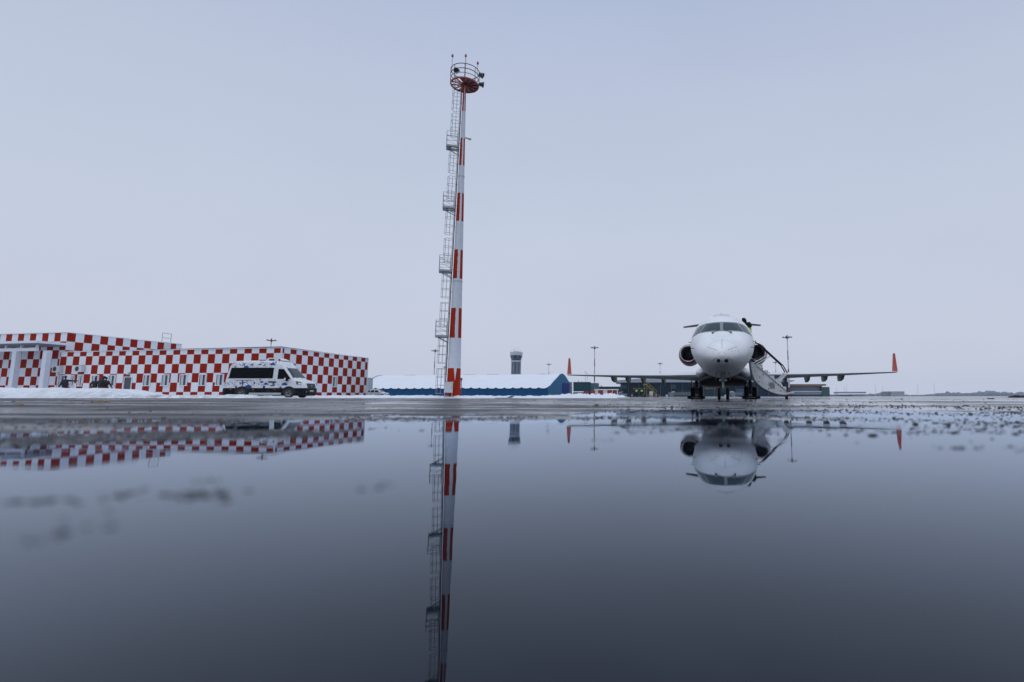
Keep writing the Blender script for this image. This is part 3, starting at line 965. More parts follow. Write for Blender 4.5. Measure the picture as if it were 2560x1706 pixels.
def build_lamps():
    g = 'floodlight poles standing round the apron'
    BP = banded_mat()
    spots = [(1974, 985, 840, 267, 'floodlight pole seen beside the airstair with red foot and pale shaft'),
             (667, 0, 848, 281, 'floodlight pole whose crown rises over the roof of the checkered building'),
             (1083, 0, 875, 345, 'floodlight pole behind the snowy hangar just beside the striped mast ladder'),
             (1109, 0, 917, 534, 'small distant floodlight pole seen through the ladder cage of the striped mast'),
             (1371, 0, 910, 489, 'distant floodlight pole behind the hangar ridge beside the control tower'),
             (1486, 0, 867, 323, 'floodlight pole standing behind the left wing of the jet near the red shed'),
             (1651, 0, 908, 478, 'distant floodlight pole in front of the glass terminal left of the jet'),
             (1942, 0, 905, 460, 'distant floodlight pole seen between the airstair handrails and the tallest pole')]
    proto = None
    for px, _, top, Y, lab in spots:
        p = at(px, HOR, Y); zb = gz(p.x, Y)
        H = (HOR - top) / (FPX / cp) * Y + CAM_H - zb + .3
        if proto is None:
            proto = thing('floodlight_pole', lab, 'floodlight', (p.x, Y, zb), 0.0, g); H0 = H
            m = MB(); m.tube((0, 0, 0), (0, 0, H - .6), .42, .17, 10); m.build('pole', BP, proto, smooth=40)
            m = MB(); m.lathe([(.3, H - 1.5), (1.1, H - 1.15), (1.1, H - .95), (.3, H - .6)], 12); m.build('crown', DARK, proto, smooth=40)
            for k in range(8):
                a = k * math.pi / 4 + .2
                c = Vector((math.cos(a), math.sin(a), 0))
                m = MB(); m.tube(c * .9 + Z * (H - 1.1), c * 1.9 + Z * (H - .85), .07, .07, 5)
                m.box(c * 2.05 + Z * (H - .80), (.65, .55, .34), rz=a); m.build('lamp', DARK, proto)
            m = MB(); m.tube((0, 0, H - .7), (0, 0, H + .3), .06, .04, 5); m.box((0, 0, H - .2), (.7, .5, .5)); m.build('hoist_head', DARK, proto)
        else:
            k = H / H0
            dup(proto, (p.x, Y, zb), Y * .7, lab, (k, k, k))


build_lamps()


# ------------------------------------------------------------------ terminal and other buildings across the apron
def glass_wall_mat(name, c0, c1, su, sv, line=(.10, .13, .16)):
    m = bpy.data.materials.new(name); m.use_nodes = True
    t = m.node_tree; b = t.nodes['Principled BSDF']; n = t.nodes.new; l = t.links.new
    tc = n('ShaderNodeTexCoord')
    br = n('ShaderNodeTexBrick'); br.offset = 0; br.inputs['Scale'].default_value = 1
    br.inputs['Brick Width'].default_value = su; br.inputs['Row Height'].default_value = sv; br.inputs['Mortar Size'].default_value = .06
    br.inputs['Color1'].default_value = (*c0, 1); br.inputs['Color2'].default_value = (*c1, 1); br.inputs['Mortar'].default_value = (*line, 1)
    mp = n('ShaderNodeCombineXYZ'); s = n('ShaderNodeSeparateXYZ'); l(tc.outputs['Object'], s.inputs[0])
    l(s.outputs['X'], mp.inputs[0]); l(s.outputs['Z'], mp.inputs[1]); l(mp.outputs[0], br.inputs['Vector'])
    l(br.outputs['Color'], b.inputs['Base Color']); b.inputs['Roughness'].default_value = .22; b.inputs['Specular IOR Level'].default_value = .06
    return m


def blk(name, mat, parent, px0, px1, y0, y1, Y, dep, base, tilt=0):
    """a box between photo columns and rows at depth Y, in the parent's frame"""
    x0, x1 = at(px0, HOR, Y).x, at(px1, HOR, Y).x
    z = lambda py: (HOR - py) / (FPX / cp) * Y + CAM_H
    m = MB()
    m.box(((x0 + x1) / 2 - base.x, Y + dep / 2 - base.y, (z(y0) + z(y1)) / 2 - base.z), (x1 - x0, dep, z(y0) - z(y1)))
    return m.build(name, mat, parent)


def build_terminal():
    Y = 350.0; b = Vector((at(1760, HOR, Y).x, Y, gz(60, Y)))
    t = thing('terminal_building', 'long dark blue glass airport terminal with overhanging roof and yellow lettering behind the jet', 'building', b)
    GL = glass_wall_mat('terminal_glass', (.004, .022, .048), (.007, .030, .060), 3.2, 2.2, (.010, .034, .058))
    RF = M('terminal_roof', (.34, .39, .45), .6, var=.05, scale=.05)
    blk('wall', GL, t, 1552, 1976, 955.5, 994, Y, 40, b)
    # roof: shallow arch with a deep fascia
    m = MB(); x0, x1 = at(1541, HOR, Y).x - b.x, at(1984, HOR, Y).x - b.x
    z = lambda py: (HOR - py) / (FPX / cp) * Y + CAM_H - b.z
    top = [(x0 + (x1 - x0) * k / 24, z(952 - 9.5 * math.sin(math.pi * (k / 24) ** .9))) for k in range(25)]
    poly = [(x0, z(956)), (x0 + 2, z(957.3)), (x1 - 2, z(955.5)), (x1, z(953))] + top[::-1]
    m.prism(poly, lambda x, zz: (x, -4, zz), lambda x, zz: (x, 42, zz)); m.build('roof', RF, t)
    blk('entrance_glazing', M('pale_glazing', (.04, .10, .15), .3, spec=.1), t, 1676, 1690, 962, 972, Y - .5, .4, b)
    blk('entrance_glazing', M('pale_glazing', (.04, .10, .15), .3, spec=.1), t, 1841, 1864, 972, 984, Y - .5, .4, b)
    blk('entrance_glazing', M('pale_glazing', (.04, .10, .15), .3, spec=.1), t, 1552, 1567, 962, 972, Y - .5, .4, b)
    GT = M('teal_glazing', (.008, .040, .054), .3, spec=.1)
    blk('lower_glazing', GT, t, 1700, 1840, 976, 993, Y - .6, .5, b)
    # gold lettering: each character is a part of the sign
    GOLD = M('gold_letters', (.50, .33, .04), .5)
    word = 'ТЕРМИНАЛ'
    sg = blk('sign_board', GL, t, 1738, 1803, 967.5, 976, Y - .9, .2, b)
    for i, chh in enumerate(word):
        cu = bpy.data.curves.new('letter', 'FONT'); cu.body = chh; cu.size = 1.75; cu.extrude = .06; cu.align_x = 'CENTER'
        tmp = bpy.data.objects.new('letter', cu); COL.objects.link(tmp)
        dg = bpy.context.evaluated_depsgraph_get()
        me = bpy.data.meshes.new_from_object(tmp.evaluated_get(dg))
        bpy.data.objects.remove(tmp)
        me.materials.clear(); me.materials.append(GOLD)
        o = bpy.data.objects.new('letter', me); COL.objects.link(o); o.parent = sg
        px = 1745.5 + 7.0 * i
        o.location = (at(px, HOR, Y).x - b.x, -1.1, z(974.2)); o.rotation_euler = (R(90), 0, 0)
    for px in range(1570, 1976, 27):
        blk('column', M('terminal_column', (.04, .07, .10), .4), t, px, px + 1.2, 957, 993.5, Y - 1.4, .6, b)


build_terminal()


def simple_building(name, label, cat, parts, Y, dep, px):
    b = Vector((at(px, HOR, Y).x, Y, gz(at(px, HOR, Y).x, Y) - .3))
    t = thing(name, label, cat, b)
    for nm, mat, a, c, y0, y1, dy, dd in parts:
        blk(nm, mat, t, a, c, y0, y1, Y + dy, dd or dep, b)
    return t


TEALW = glass_wall_mat('teal_cladding', (.014, .064, .086), (.017, .070, .094), 60, 1.3, (.010, .056, .076))
simple_building('terminal_wing', 'teal clad two storey block behind the hangar gate with paler end face', 'building',
                [('wall', TEALW, 1433, 1476, 956.3, 994, 0, 0), ('end_wall', M('teal_end', (.06, .125, .165), .5), 1476.3, 1496, 958.2, 994, 2, 14),
                 ('chimney', DARK, 1445, 1446, 951, 956.5, 4, .6), ('chimney', DARK, 1454, 1455, 953.5, 956.5, 4, .6),
                 ('roof_edge', M('teal_edge', (.05, .12, .15), .5), 1432.6, 1476.3, 955.6, 956.6, -.4, .4)], 300, 18, 1465)
simple_building('long_shed', 'low slate grey flat roofed shed between the teal block and the terminal', 'building',
                [('wall', M('slate_wall', (.040, .058, .088), .7, spec=.1, var=.05), 1478, 1556, 967.8, 994, 0, 0), ('roof', M('slate_roof', (.085, .11, .15), .7), 1477, 1557, 967, 968.4, -.5, 21),
                 ('roof_vent', GREYM, 1502, 1504.5, 964, 967.5, 5, 2)], 330, 20, 1517)
simple_building('boarding_pier', 'grey airport pier with brown timber roof edge and green end block beyond the airstair', 'building',
                [('wall', M('pier_wall', (.09, .115, .15), .5, var=.05), 1977, 2056, 964.5, 994, 0, 0), ('roof', M('timber_edge', (.22, .13, .085), .6), 1976, 2067, 960.8, 965, -1.5, 32),
                 ('lower_wall', M('pier_lower', (.17, .215, .27), .5), 1979, 2055, 979.5, 987, -3, 2.5), ('plinth', M('pier_dark', (.04, .055, .075), .5), 1979, 2056, 987.2, 993.6, -2, 1.8),
                 ('end_block', M('green_block', (.016, .062, .070), .4), 2056.3, 2075, 968, 994, -4, 24), ('ledge', SNOWC, 1978, 2056, 978.5, 979.8, -3.4, 3)], 360, 30, 2020)
simple_building('low_depot', 'long low grey depot with pale snowy lower roof far across the field', 'building',
                [('upper_wall', M('depot_dark', (.15, .18, .24), .6), 2102, 2166, 980, 983.6, 10, 20), ('roof', SNOWC, 2098, 2166, 983.7, 986.5, -2, 14),
                 ('wall', M('depot_mid', (.20, .23, .28), .6), 2130, 2166, 986.6, 993, 0, 10), ('annex_wall', M('depot_low', (.12, .14, .18), .6), 2082, 2131, 987, 993, 1, 9)], 620, 20, 2130)
simple_building('field_store', 'boxy grey store with darker side bay standing before the far tree line', 'building',
                [('side_bay', M('store_dark', (.13, .15, .18), .6), 2215, 2228, 980.5, 991.5, 0, 12), ('wall', M('store_grey', (.22, .25, .28), .6), 2228.2, 2262, 979, 991.5, -2, 22)], 640, 20, 2240)


# far wood beyond the airfield: reads as one mass
def build_wood():
    WD = M('winter_wood', (.11, .13, .17), .9)  # base colour lightened and blued to carry distance haze
    mb = MB(); rnd = random.Random(4)
    for k in range(900):
        Y = rnd.uniform(1450, 1750)
        px = rnd.uniform(1480, 2640)
        x = at(px, HOR, Y).x
        hh = 4 + 7 * max(0, noise.noise(Vector((px * .012, 0, 2))) + .35) + 5.5 * sstep((px - 2250) / 300)
        if px < 2150: hh *= .55
        h = hh * rnd.uniform(.6, 1.15)
        mb.blob((x, Y, gz(x, Y) + h * .42), 1, rnd.random() * 60, 1, (h * .85, h * .6, h * .58), .7)
    o = mb.build('far_wood', WD)
    tag(o, kind='stuff')


build_wood()
mgrp = 'thin lattice masts far beyond the airfield'
mp_ = None
for px, top, Y, lab in ((1463, 928, 560, 'thin far mast over the teal block, the shorter of a close pair'), (1468, 932, 560, 'thin far mast of the close pair over the teal block, nearer the pole'),
                        (2092, 968, 900, 'faint far mast standing just beyond the green end block'), (2112, 966, 900, 'faint far mast above the start of the grey depot roof'), (2118, 963, 900, 'faint far mast rising over the grey depot roof'),
                        (2190, 962, 900, 'faint far mast between the depot and the boxy store, farther left'), (2208, 965, 900, 'faint far mast close beside the boxy store'),
                        (2296, 963, 950, 'faint far mast over the wood beyond the boxy store'), (2337, 959, 950, 'tallest faint mast over the wood on the horizon')):
    x = at(px, HOR, Y).x; zb = gz(x, Y); H = (HOR - top) / (FPX / cp) * Y - zb
    if mp_ is None:
        mp_ = thing('radio_mast', lab, 'mast', (x, Y, zb), 0, mgrp); H0 = H
        m = MB(); m.tube((0, 0, 0), (0, 0, H), .30, .16, 6); m.build('pole', GREYM, mp_)
        m = MB(); m.box((0, 0, H * .97), (2.4, .4, .3)); m.build('head', GREYM, mp_)
    else:
        dup(mp_, (x, Y, zb), .5, lab, (1, 1, H / H0))


# ------------------------------------------------------------------ striped lighting mast
def build_mast():
    Y = 48.0; b = at(1133, HOR, Y); b.z = gz(b.x, Y) - .05
    t = thing('striped_mast', 'tall red and white striped steel mast with caged ladder and round crown platform', 'mast', b)
    r = lambda z: (1.20 - .0325 * z) / 2
    view = Vector((b.x, Y, 0)).normalized()
    left = Vector((view.y, -view.x, 0)) * -1           # to the left as seen from the apron
    ang = math.atan2(left.y, left.x)
    m = bpy.data.materials.new('mast_stripes'); m.use_nodes = True
    nt = m.node_tree; bs = nt.nodes['Principled BSDF']; n = nt.nodes.new; l = nt.links.new
    tcd = n('ShaderNodeTexCoord'); s = n('ShaderNodeSeparateXYZ'); l(tcd.outputs['Object'], s.inputs[0])

    def mt(op, a, c=None):
        q = n('ShaderNodeMath'); q.operation = op
        for k, v in enumerate((a, c)):
            if v is None: continue
            if isinstance(v, (int, float)): q.inputs[k].default_value = v
            else: l(v, q.inputs[k])
        return q.outputs['Value']
    PER = 2.67
    band = mt('MODULO', mt('FLOOR', mt('DIVIDE', mt('ADD', s.outputs['Z'], .02), PER)), 2.0)      # 0 red, 1 white
    # the unpainted white strip left down one side: angle measured from the side that faces the apron
    fx = -view.x; fy = -view.y
    px_, py_ = -fy, fx
    rot = .16
    fx, fy, px_, py_ = fx * math.cos(rot) + px_ * math.sin(rot), fy * math.cos(rot) + py_ * math.sin(rot), -fx * math.sin(rot) + px_ * math.cos(rot), -fy * math.sin(rot) + py_ * math.cos(rot)
    lat = mt('ADD', mt('MULTIPLY', s.outputs['X'], px_), mt('MULTIPLY', s.outputs['Y'], py_))
    fr = mt('ADD', mt('MULTIPLY', s.outputs['X'], fx), mt('MULTIPLY', s.outputs['Y'], fy))
    no = n('ShaderNodeTexNoise'); no.inputs['Scale'].default_value = 3; no.inputs['Detail'].default_value = 6; l(tcd.outputs['Object'], no.inputs['Vector'])
    wob = mt('MULTIPLY', mt('SUBTRACT', no.outputs['Fac'], .5), .10)
    rad = mt('SUBTRACT', .60, mt('MULTIPLY', s.outputs['Z'], .01625))
    strip = mt('LESS_THAN', mt('ABSOLUTE', mt('ADD', mt('DIVIDE', lat, rad), mt('MULTIPLY', wob, 1.2))), mt('ADD', .28, mt('MULTIPLY', wob, 1.0)))
    # on the foot band the strip narrows to a point
    foot = mt('LESS_THAN', mt('ABSOLUTE', mt('DIVIDE', lat, rad)), mt('MULTIPLY', mt('SUBTRACT', s.outputs['Z'], 1.55), .20))
    isfoot = mt('LESS_THAN', s.outputs['Z'], 2.66)
    sel = mt('ADD', mt('MULTIPLY', isfoot, foot), mt('MULTIPLY', mt('SUBTRACT', 1.0, isfoot), strip))
    white = mt('MAXIMUM', band, mt('MULTIPLY', sel, mt('GREATER_THAN', fr, 0.0)))
    mixn = n('ShaderNodeMix'); mixn.data_type = 'RGBA'; mixn.inputs[6].default_value = (.36, .022, .003, 1); mixn.inputs[7].default_value = (.64, .68, .75, 1)
    l(white, mixn.inputs['Factor'])
    sc = n('ShaderNodeVectorMath'); sc.operation = 'SCALE'; l(mixn.outputs[2], sc.inputs[0]); l(mt('ADD', .88, mt('MULTIPLY', no.outputs['Fac'], .24)), sc.inputs['Scale'])
    l(sc.outputs['Vector'], bs.inputs['Base Color']); bs.inputs['Roughness'].default_value = .5; bs.inputs['Specular IOR Level'].default_value = .1
    mb = MB()
    HT = 29.4
    prof = []
    z = 0
    while z < HT:
        prof.append((r(z), z)); z += 1.0
    prof.append((r(HT), HT))
    mb.lathe(prof, 16); mb.build('shaft', m, t, smooth=60)
    for z in (10.45, 20.3):
        fl = MB(); fl.lathe([(r(z), z - .04), (r(z) + .025, z - .04), (r(z) + .025, z + .04), (r(z), z + .04)], 20); fl.build('joint_ring', M('mast_ring', (.5, .53, .58), .5), t)
    # ladder follows the taper
    dv = Vector((math.cos(ang), math.sin(ang), 0)); tv = Vector((-dv.y, dv.x, 0))
    off = lambda z: r(z) + .20

    def pt(z, o, s_=0.0):
        return dv * (off(z) + o) + tv * s_ + Z * z
    ld = MB()
    for s_ in (-.22, .22): ld.tube(pt(.9, 0, s_), pt(29.0, 0, s_), .026, .026, 5)
    z = 1.0
    while z < 29: ld.tube(pt(z, 0, -.22), pt(z, 0, .22), .014, .014, 4, caps=False); z += .32
    z = 1.5
    while z < 29:
        ld.tube(dv * (r(z) - .01) + Z * z, pt(z, 0), .02, .02, 4); z += 2.0
    ld.build('ladder', GALV, t)
    cbl = MB()
    cbl.path([dv * (r(z) + .10) - view * (.13 + .02 * math.sin(z * 1.7)) + Z * z for z in [k * .9 + .6 for k in range(32)]], .045, 5); cbl.build('cable', BLACK, t)
    plats = [5.45, 11.3, 17.15, 23.0]

    def cage(z0, z1):
        cg = MB(); nh = 4
        for k in range(nh):
            z = z0 + (z1 - z0) * k / (nh - 1)
            cg.path([pt(z, .36 - .36 * math.cos(a_), .36 * math.sin(a_)) if True else None for a_ in [R(-150 + 300 * j / 12) + math.pi for j in range(13)]], .018, 4)
        for a_ in (80, 130, 180, 230, 280):
            a2 = R(a_)
            cg.tube(pt(z0, .36 - .36 * math.cos(a2), .36 * math.sin(a2)), pt(z1, .36 - .36 * math.cos(a2), .36 * math.sin(a2)), .015, .015, 4)
        cg.build('ladder_cage', GALV, t)
    for zp in plats + [29.1]:
        cage(zp - 2.35, zp - .1)
        cage(zp - 5.0 if zp < 29 else zp - 4.9, zp - 2.85)
    PG = M('platform_grey', (.34, .38, .41), .5, .3, var=.1)
    for zp in plats:
        m_ = MB(); q = Matrix((dv, tv, Z)).transposed()
        # grating with a ladder hole: three boards round the opening
        m_.box(pt(zp, .78, 0), (.46, 1.0, .16), 0, rot=q); m_.box(pt(zp, .25, -.38), (.60, .24, .16), 0, rot=q); m_.box(pt(zp, .25, .38), (.60, .24, .16), 0, rot=q)
        m_.beam(pt(zp - .55, -.15, .3), pt(zp - .08, .8, .3), .05, .07); m_.beam(pt(zp - .55, -.15, -.3), pt(zp - .08, .8, -.3), .05, .07)
        p_ = m_.build('rest_platform', PG, t)
        rl = MB()
        cs = [(.98, -.48), (.98, .48), (.05, .48), (.05, -.48)]
        for o_, s_ in cs: rl.tube(pt(zp, o_, s_), pt(zp, o_, s_) + Z * 1.38, .024, .024, 5)
        for h in (.5, .95, 1.38):
            for i in (0, 1, 3):
                a_, b_ = cs[i], cs[(i + 1) % 4]
                rl.tube(pt(zp, *a_) + Z * h, pt(zp, *b_) + Z * h, .018, .018, 4)
        for h in (.05, .5, .95):
            rl.tube(pt(zp, .98, -.48) + Z * (h + .43), pt(zp, .05, -.48) + Z * h, .014, .014, 4)
        rl.build('railing', GALV, p_)
    # crown platform
    ZF = 29.35; RC = 1.30
    RD = M('crown_red', (.34, .035, .018), .5, var=.1); GR = M('crown_grating', (.30, .19, .20), .6)
    RU = M('crown_rail', (.16, .08, .08), .5)
    m_ = MB(); m_.lathe([(RC - .09, ZF - .07), (RC, ZF - .07), (RC, ZF + .07), (RC - .09, ZF + .07), (RC - .09, ZF - .07)], 28); bk = m_.build('crown_platform', RD, t)
    for k in range(12):
        a_ = 2 * math.pi * k / 12 + .1
        u = Vector((math.cos(a_), math.sin(a_), 0))
        m_ = MB(); m_.beam(u * .2 + Z * (ZF - .02), u * (RC - .08) + Z * (ZF - .02), .06, .10); m_.build('floor_beam', RD, bk)
    m_ = MB(); m_.lathe([(.10, ZF - .18), (.33, ZF - .16), (.33, ZF + .12), (.12, ZF + .14)], 16); m_.build('hub', RD, bk)
    # floor sheets leave an open sector over the ladder
    la = ang
    m_ = MB(); m_.lathe([(.3, ZF + .055), (RC - .1, ZF + .055)], 30, a0=la + R(62), a1=la + R(298)); m_.build('floor', GR, bk)
    # inner ring and lamp frame
    for h, mt_ in ((.48, M('crown_rail_pale', (.45, .47, .52), .5)), (.92, RU), (1.38, RU)):
        m_ = MB(); m_.path([(RC * math.cos(a_), RC * math.sin(a_), ZF + h) for a_ in [2 * math.pi * k / 32 for k in range(32)]], .038, 5, closed=True); m_.build('rail', mt_, bk)
    for k in range(8):
        a_ = 2 * math.pi * k / 8 + .25
        m_ = MB(); m_.tube((RC * math.cos(a_), RC * math.sin(a_), ZF - .1), (RC * math.cos(a_), RC * math.sin(a_), ZF + 1.4), .03, .03, 5); m_.build('post', RU, bk)
    m_ = MB(); m_.tube((0, 0, ZF), (0, 0, ZF + 2.75), .05, .035, 6); m_.build('centre_pole', M('mast_pole', (.4, .3, .32), .5), bk)
    rv = -left; fv = -view
    BC = M('beacon_red', (.30, .10, .10), .3)
    for base, h in ((left * RC * .92 + fv * .3, 2.55), (rv * RC * .86 + fv * .1, 2.35), (Vector((.0, .0, 0)) + view * .05, 3.0)):
        m_ = MB()
        m_.tube(base + Z * (ZF + .9), base + Z * (ZF + h - .1), .025, .025, 5)
        bp = m_.build('beacon_pole', GALV, bk)
        m_ = MB(); m_.M = Matrix.Translation(base + Z * (ZF + h - .12)); m_.lathe([(.02, 0), (.09, .02), (.11, .14), (.07, .26), (.01, .34)], 10); m_.build('beacon', BC, bp, smooth=60)
    for c, h, up in ((rv * (RC + .22) + fv * .35, 1.05, .0), (rv * (RC + .30) + fv * .10, .25, .35), (left * .75 + fv * .95, .75, .0)):
        m_ = MB(); d_ = (c.normalized() * .8 + Vector((0, 0, -.45 + up))).normalized()
        q = d_.to_track_quat('Z', 'Y').to_matrix().to_4x4()
        m_.M = Matrix.Translation(c + Z * (ZF + h)) @ q
        m_.lathe([(.02, -.30), (.16, -.26), (.19, -.05), (.27, .06), (.27, .14), (.22, .14), (.20, .08), (.02, .08)], 14)
        fl = m_.build('floodlight', M('floodlight_dark', (.02, .03, .03), .35), bk, smooth=50)
        m_ = MB(); m_.beam(c * .86 + Z * (ZF + h - .15), c + Z * (ZF + h), .10, .16); m_.build('bracket', M('bracket_grey', (.3, .29, .27), .5), fl)
    # small conduit fitting on the far flank low down
    m_ = MB(); z = 1.7; m_.box(rv * (r(z) - .02) + fv * .22 + Z * z, (.30, .22, .24)); m_.tube(rv * (r(1.2) + .07) + Z * 0, rv * (r(1.2) + .05) + Z * 1.7, .04, .04, 5); m_.build('junction_box', M('mast_fitting', (.25, .10, .09), .5), t)
    m_ = MB(); z = 24.15; m_.tube(rv * (r(z) - .03) + Z * z, rv * (r(z) + .42) + Z * (z - .10), .06, .06, 6); m_.box(rv * (r(z) + .44) + Z * (z - .10), (.20, .14, .14)); m_.build('side_arm', GREYM, t)
    # control cabinet in front of the foot
    cpos = b + left * .42 + fv * .95
    c_ = thing('control_cabinet', 'pale grey electrical cabinet on legs at the foot of the striped mast', 'cabinet', (cpos.x, cpos.y, b.z), math.atan2(view.y, view.x) - R(90))
    m_ = MB(); m_.box((0, 0, .95), (.72, .40, .88)); m_.build('body', M('cabinet_grey', (.50, .53, .55), .5, var=.05), c_)
    m_ = MB(); m_.box((0, -.21, .95), (.64, .012, .80)); dr = m_.build('door', M('cabinet_door', (.53, .56, .58), .5), c_)
    m_ = MB(); m_.box((.24, -.225, .95), (.03, .02, .14)); m_.build('handle', DARK, dr)
    m_ = MB(); m_.box((0, 0, 1.41), (.80, .48, .04)); m_.build('roof', SNOWC, c_)
    for x in (-.3, .3):
        m_ = MB(); m_.box((x, 0, .26), (.06, .3, .52)); m_.build('leg', GREYM, c_)


build_mast()


# ------------------------------------------------------------------ the jet
JET_AZ = math.atan(at(1808.5, HOR, 1).x)
JET_D = 19.5
JET_O = Vector((math.sin(JET_AZ) * JET_D, math.cos(JET_AZ) * JET_D, .105))
JET_RZ = R(90) - JET_AZ


def build_jet():
    t = thing('passenger_jet', 'white twin engine passenger jet parked nose on with red winglets and open airstair', 'aircraft', JET_O, JET_RZ)
    A = lambda s, l, z: Vector((s, -l, z))       # station aft, lateral to the right as photographed, height
    PW = bpy.data.materials.new('jet_white'); PW.use_nodes = True
    nt = PW.node_tree; b = nt.nodes['Principled BSDF']; n = nt.nodes.new; l = nt.links.new
    tcd = n('ShaderNodeTexCoord')
    no = n('ShaderNodeTexNoise'); no.inputs['Scale'].default_value = 9; no.inputs['Detail'].default_value = 7; no.inputs['Roughness'].default_value = .7; l(tcd.outputs['Object'], no.inputs['Vector'])
    r1 = n('ShaderNodeMapRange'); r1.inputs['From Min'].default_value = .62; r1.inputs['From Max'].default_value = .80; r1.inputs['To Max'].default_value = .35; l(no.outputs['Fac'], r1.inputs['Value'])
    no2 = n('ShaderNodeTexNoise'); no2.inputs['Scale'].default_value = 1.1; no2.inputs['Detail'].default_value = 5; l(tcd.outputs['Object'], no2.inputs['Vector'])
    mx_ = n('ShaderNodeMix'); mx_.data_type = 'RGBA'; mx_.inputs[6].default_value = (.82, .84, .86, 1); mx_.inputs[7].default_value = (.72, .74, .77, 1)
    r2 = n('ShaderNodeMapRange'); r2.inputs['From Min'].default_value = .4; r2.inputs['From Max'].default_value = .7; l(no2.outputs['Fac'], r2.inputs['Value']); l(r2.outputs['Result'], mx_.inputs['Factor'])
    m2 = n('ShaderNodeMix'); m2.data_type = 'RGBA'; m2.inputs[7].default_value = (.20, .20, .21, 1); l(mx_.outputs[2], m2.inputs[6]); l(r1.outputs['Result'], m2.inputs['Factor'])
    l(m2.outputs[2], b.inputs['Base Color']); b.inputs['Roughness'].default_value = .38; b.inputs['Specular IOR Level'].default_value = .4
    FR = M('windshield_grey', (.22, .23, .245), .5)
    PG = M('windshield_glass', (.018, .042, .052), .06, 0, .16)
    RDW = M('jet_red', (.50, .040, .010), .4, spec=.2, var=.06)
    RDN = M('nacelle_red', (.22, .020, .018), .35, var=.08)
    SIL = M('intake_silver', (.55, .57, .60), .22, .9)
    UND = M('belly_navy', (.010, .013, .024), .55, spec=.25)

    st = [(0, .02, 1.55, 1.57, 1.53), (.05, .17, 1.55, 1.70, 1.42), (.15, .31, 1.55, 1.82, 1.34), (.35, .50, 1.58, 1.97, 1.26), (.7, .71, 1.65, 2.14, 1.19),
          (1.2, .90, 1.77, 2.36, 1.14), (1.75, 1.03, 1.90, 2.60, 1.12), (2.1, 1.10, 1.97, 2.82, 1.10), (2.6, 1.18, 2.05, 3.09, 1.09), (3.1, 1.25, 2.14, 3.32, 1.08), (3.6, 1.295, 2.22, 3.49, 1.08),
          (4.1, 1.33, 2.29, 3.62, 1.07), (4.7, 1.345, 2.33, 3.69, 1.06), (6, 1.345, 2.35, 3.70, 1.05), (16, 1.345, 2.35, 3.70, 1.05), (18, 1.28, 2.45, 3.70, 1.30), (20, 1.03, 2.72, 3.77, 1.78),
          (22, .70, 2.95, 3.7, 2.3), (24, .36, 3.15, 3.55, 2.8), (25.2, .10, 3.2, 3.32, 3.1)]
    xs = [q[0] for q in st]
    fw, fc, ft, fb = [hermite(xs, [q[i] for q in st]) for i in (1, 2, 3, 4)]
    ss = [0.0, .015, .03, .06, .1] + [.15 + .09 * k for k in range(50)] + [5 + k * .8 for k in range(26)]
    NR = 56
    fus = MB(); pts = []
    for s_ in ss:
        w_, c_, t_, b_ = fw(s_), fc(s_), ft(s_), fb(s_)
        for k in range(NR):
            a_ = 2 * math.pi * k / NR
            sn = math.sin(a_)
            pts.append(A(s_, w_ * math.cos(a_), c_ + (t_ - c_) * sn if sn > 0 else c_ + (c_ - b_) * sn))
    fs = [(i * NR + j, i * NR + (j + 1) % NR, (i + 1) * NR + (j + 1) % NR, (i + 1) * NR + j) for i in range(len(ss) - 1) for j in range(NR)]
    fs += [tuple(range(NR)), tuple(range((len(ss) - 1) * NR, len(ss) * NR))]
    fus.add(pts, fs)
    bv = bvh_of(fus)
    fz = fus.build('fuselage', PW, t, smooth=60)

    def P(l_, z_): return (-3, -l_, z_)
    D = (1, 0, 0)
    # windscreen: a grey surround with four panes lying on it
    fr = MB()
    patch(fr, bv, [P(-.88, 3.035), P(.88, 3.035), P(.90, 2.618), P(-.90, 2.618)], D, .004, 30, 10)
    for sg in (-1, 1):
        patch(fr, bv, [P(.88 * sg, 3.035), P(1.0 * sg, 2.98), P(1.225 * sg, 2.54), P(.90 * sg, 2.618)], D, .004, 10, 10)
    for sg in (-1, 1):
        patch(fr, bv, [P(0, 3.095), P(.62 * sg, 3.085), P(.88 * sg, 3.03), P(0, 3.03)], D, .004, 12, 3)
    fr.build('windscreen_surround', FR, fz, smooth=60)
    for sg in (-1, 1):
        p_ = MB(); patch(p_, bv, [P(.065 * sg, 3.045), P(.60 * sg, 3.035), P(.825 * sg, 2.66), P(.055 * sg, 2.672)], D, .010, 14, 8); p_.build('windscreen_pane', PG, fz, smooth=60)
        p_ = MB(); patch(p_, bv, [P(.70 * sg, 3.02), P(.95 * sg, 2.955), P(1.185 * sg, 2.585), P(.90 * sg, 2.648)], D, .010, 12, 8); p_.build('windscreen_pane', PG, fz, smooth=60)
        # wiper parked at the foot of each front pane
        p_ = MB(); a1, a2, a3 = [drape(bv, P(*q), D, .03) for q in ((.34 * sg, 2.53), (.20 * sg, 2.62), (.10 * sg, 2.66))]
        p_.path([a1, a2, a3], .012, 5); p_.blob(a1, .04, 1, 1); p_.build('wiper', DARK, fz)
        # landing light
        c_ = drape(bv, P(.135 * sg, 1.375), D, .004)
        q_ = MB()
        ring = []
        for rr in (0.001, .055, .068):
            for k in range(18):
                a_ = 2 * math.pi * k / 18
                ring.append(drape(bv, P(.135 * sg + rr * math.cos(a_), 1.375 + rr * .85 * math.sin(a_)), D, .006))
        q_.add(ring, [(k, (k + 1) % 18, 18 + (k + 1) % 18, 18 + k) for k in range(18)] + [(18 + k, 18 + (k + 1) % 18, 36 + (k + 1) % 18, 36 + k) for k in range(18)])
        q_.build('landing_light', M('light_well', (.02, .022, .026), .25), fz)
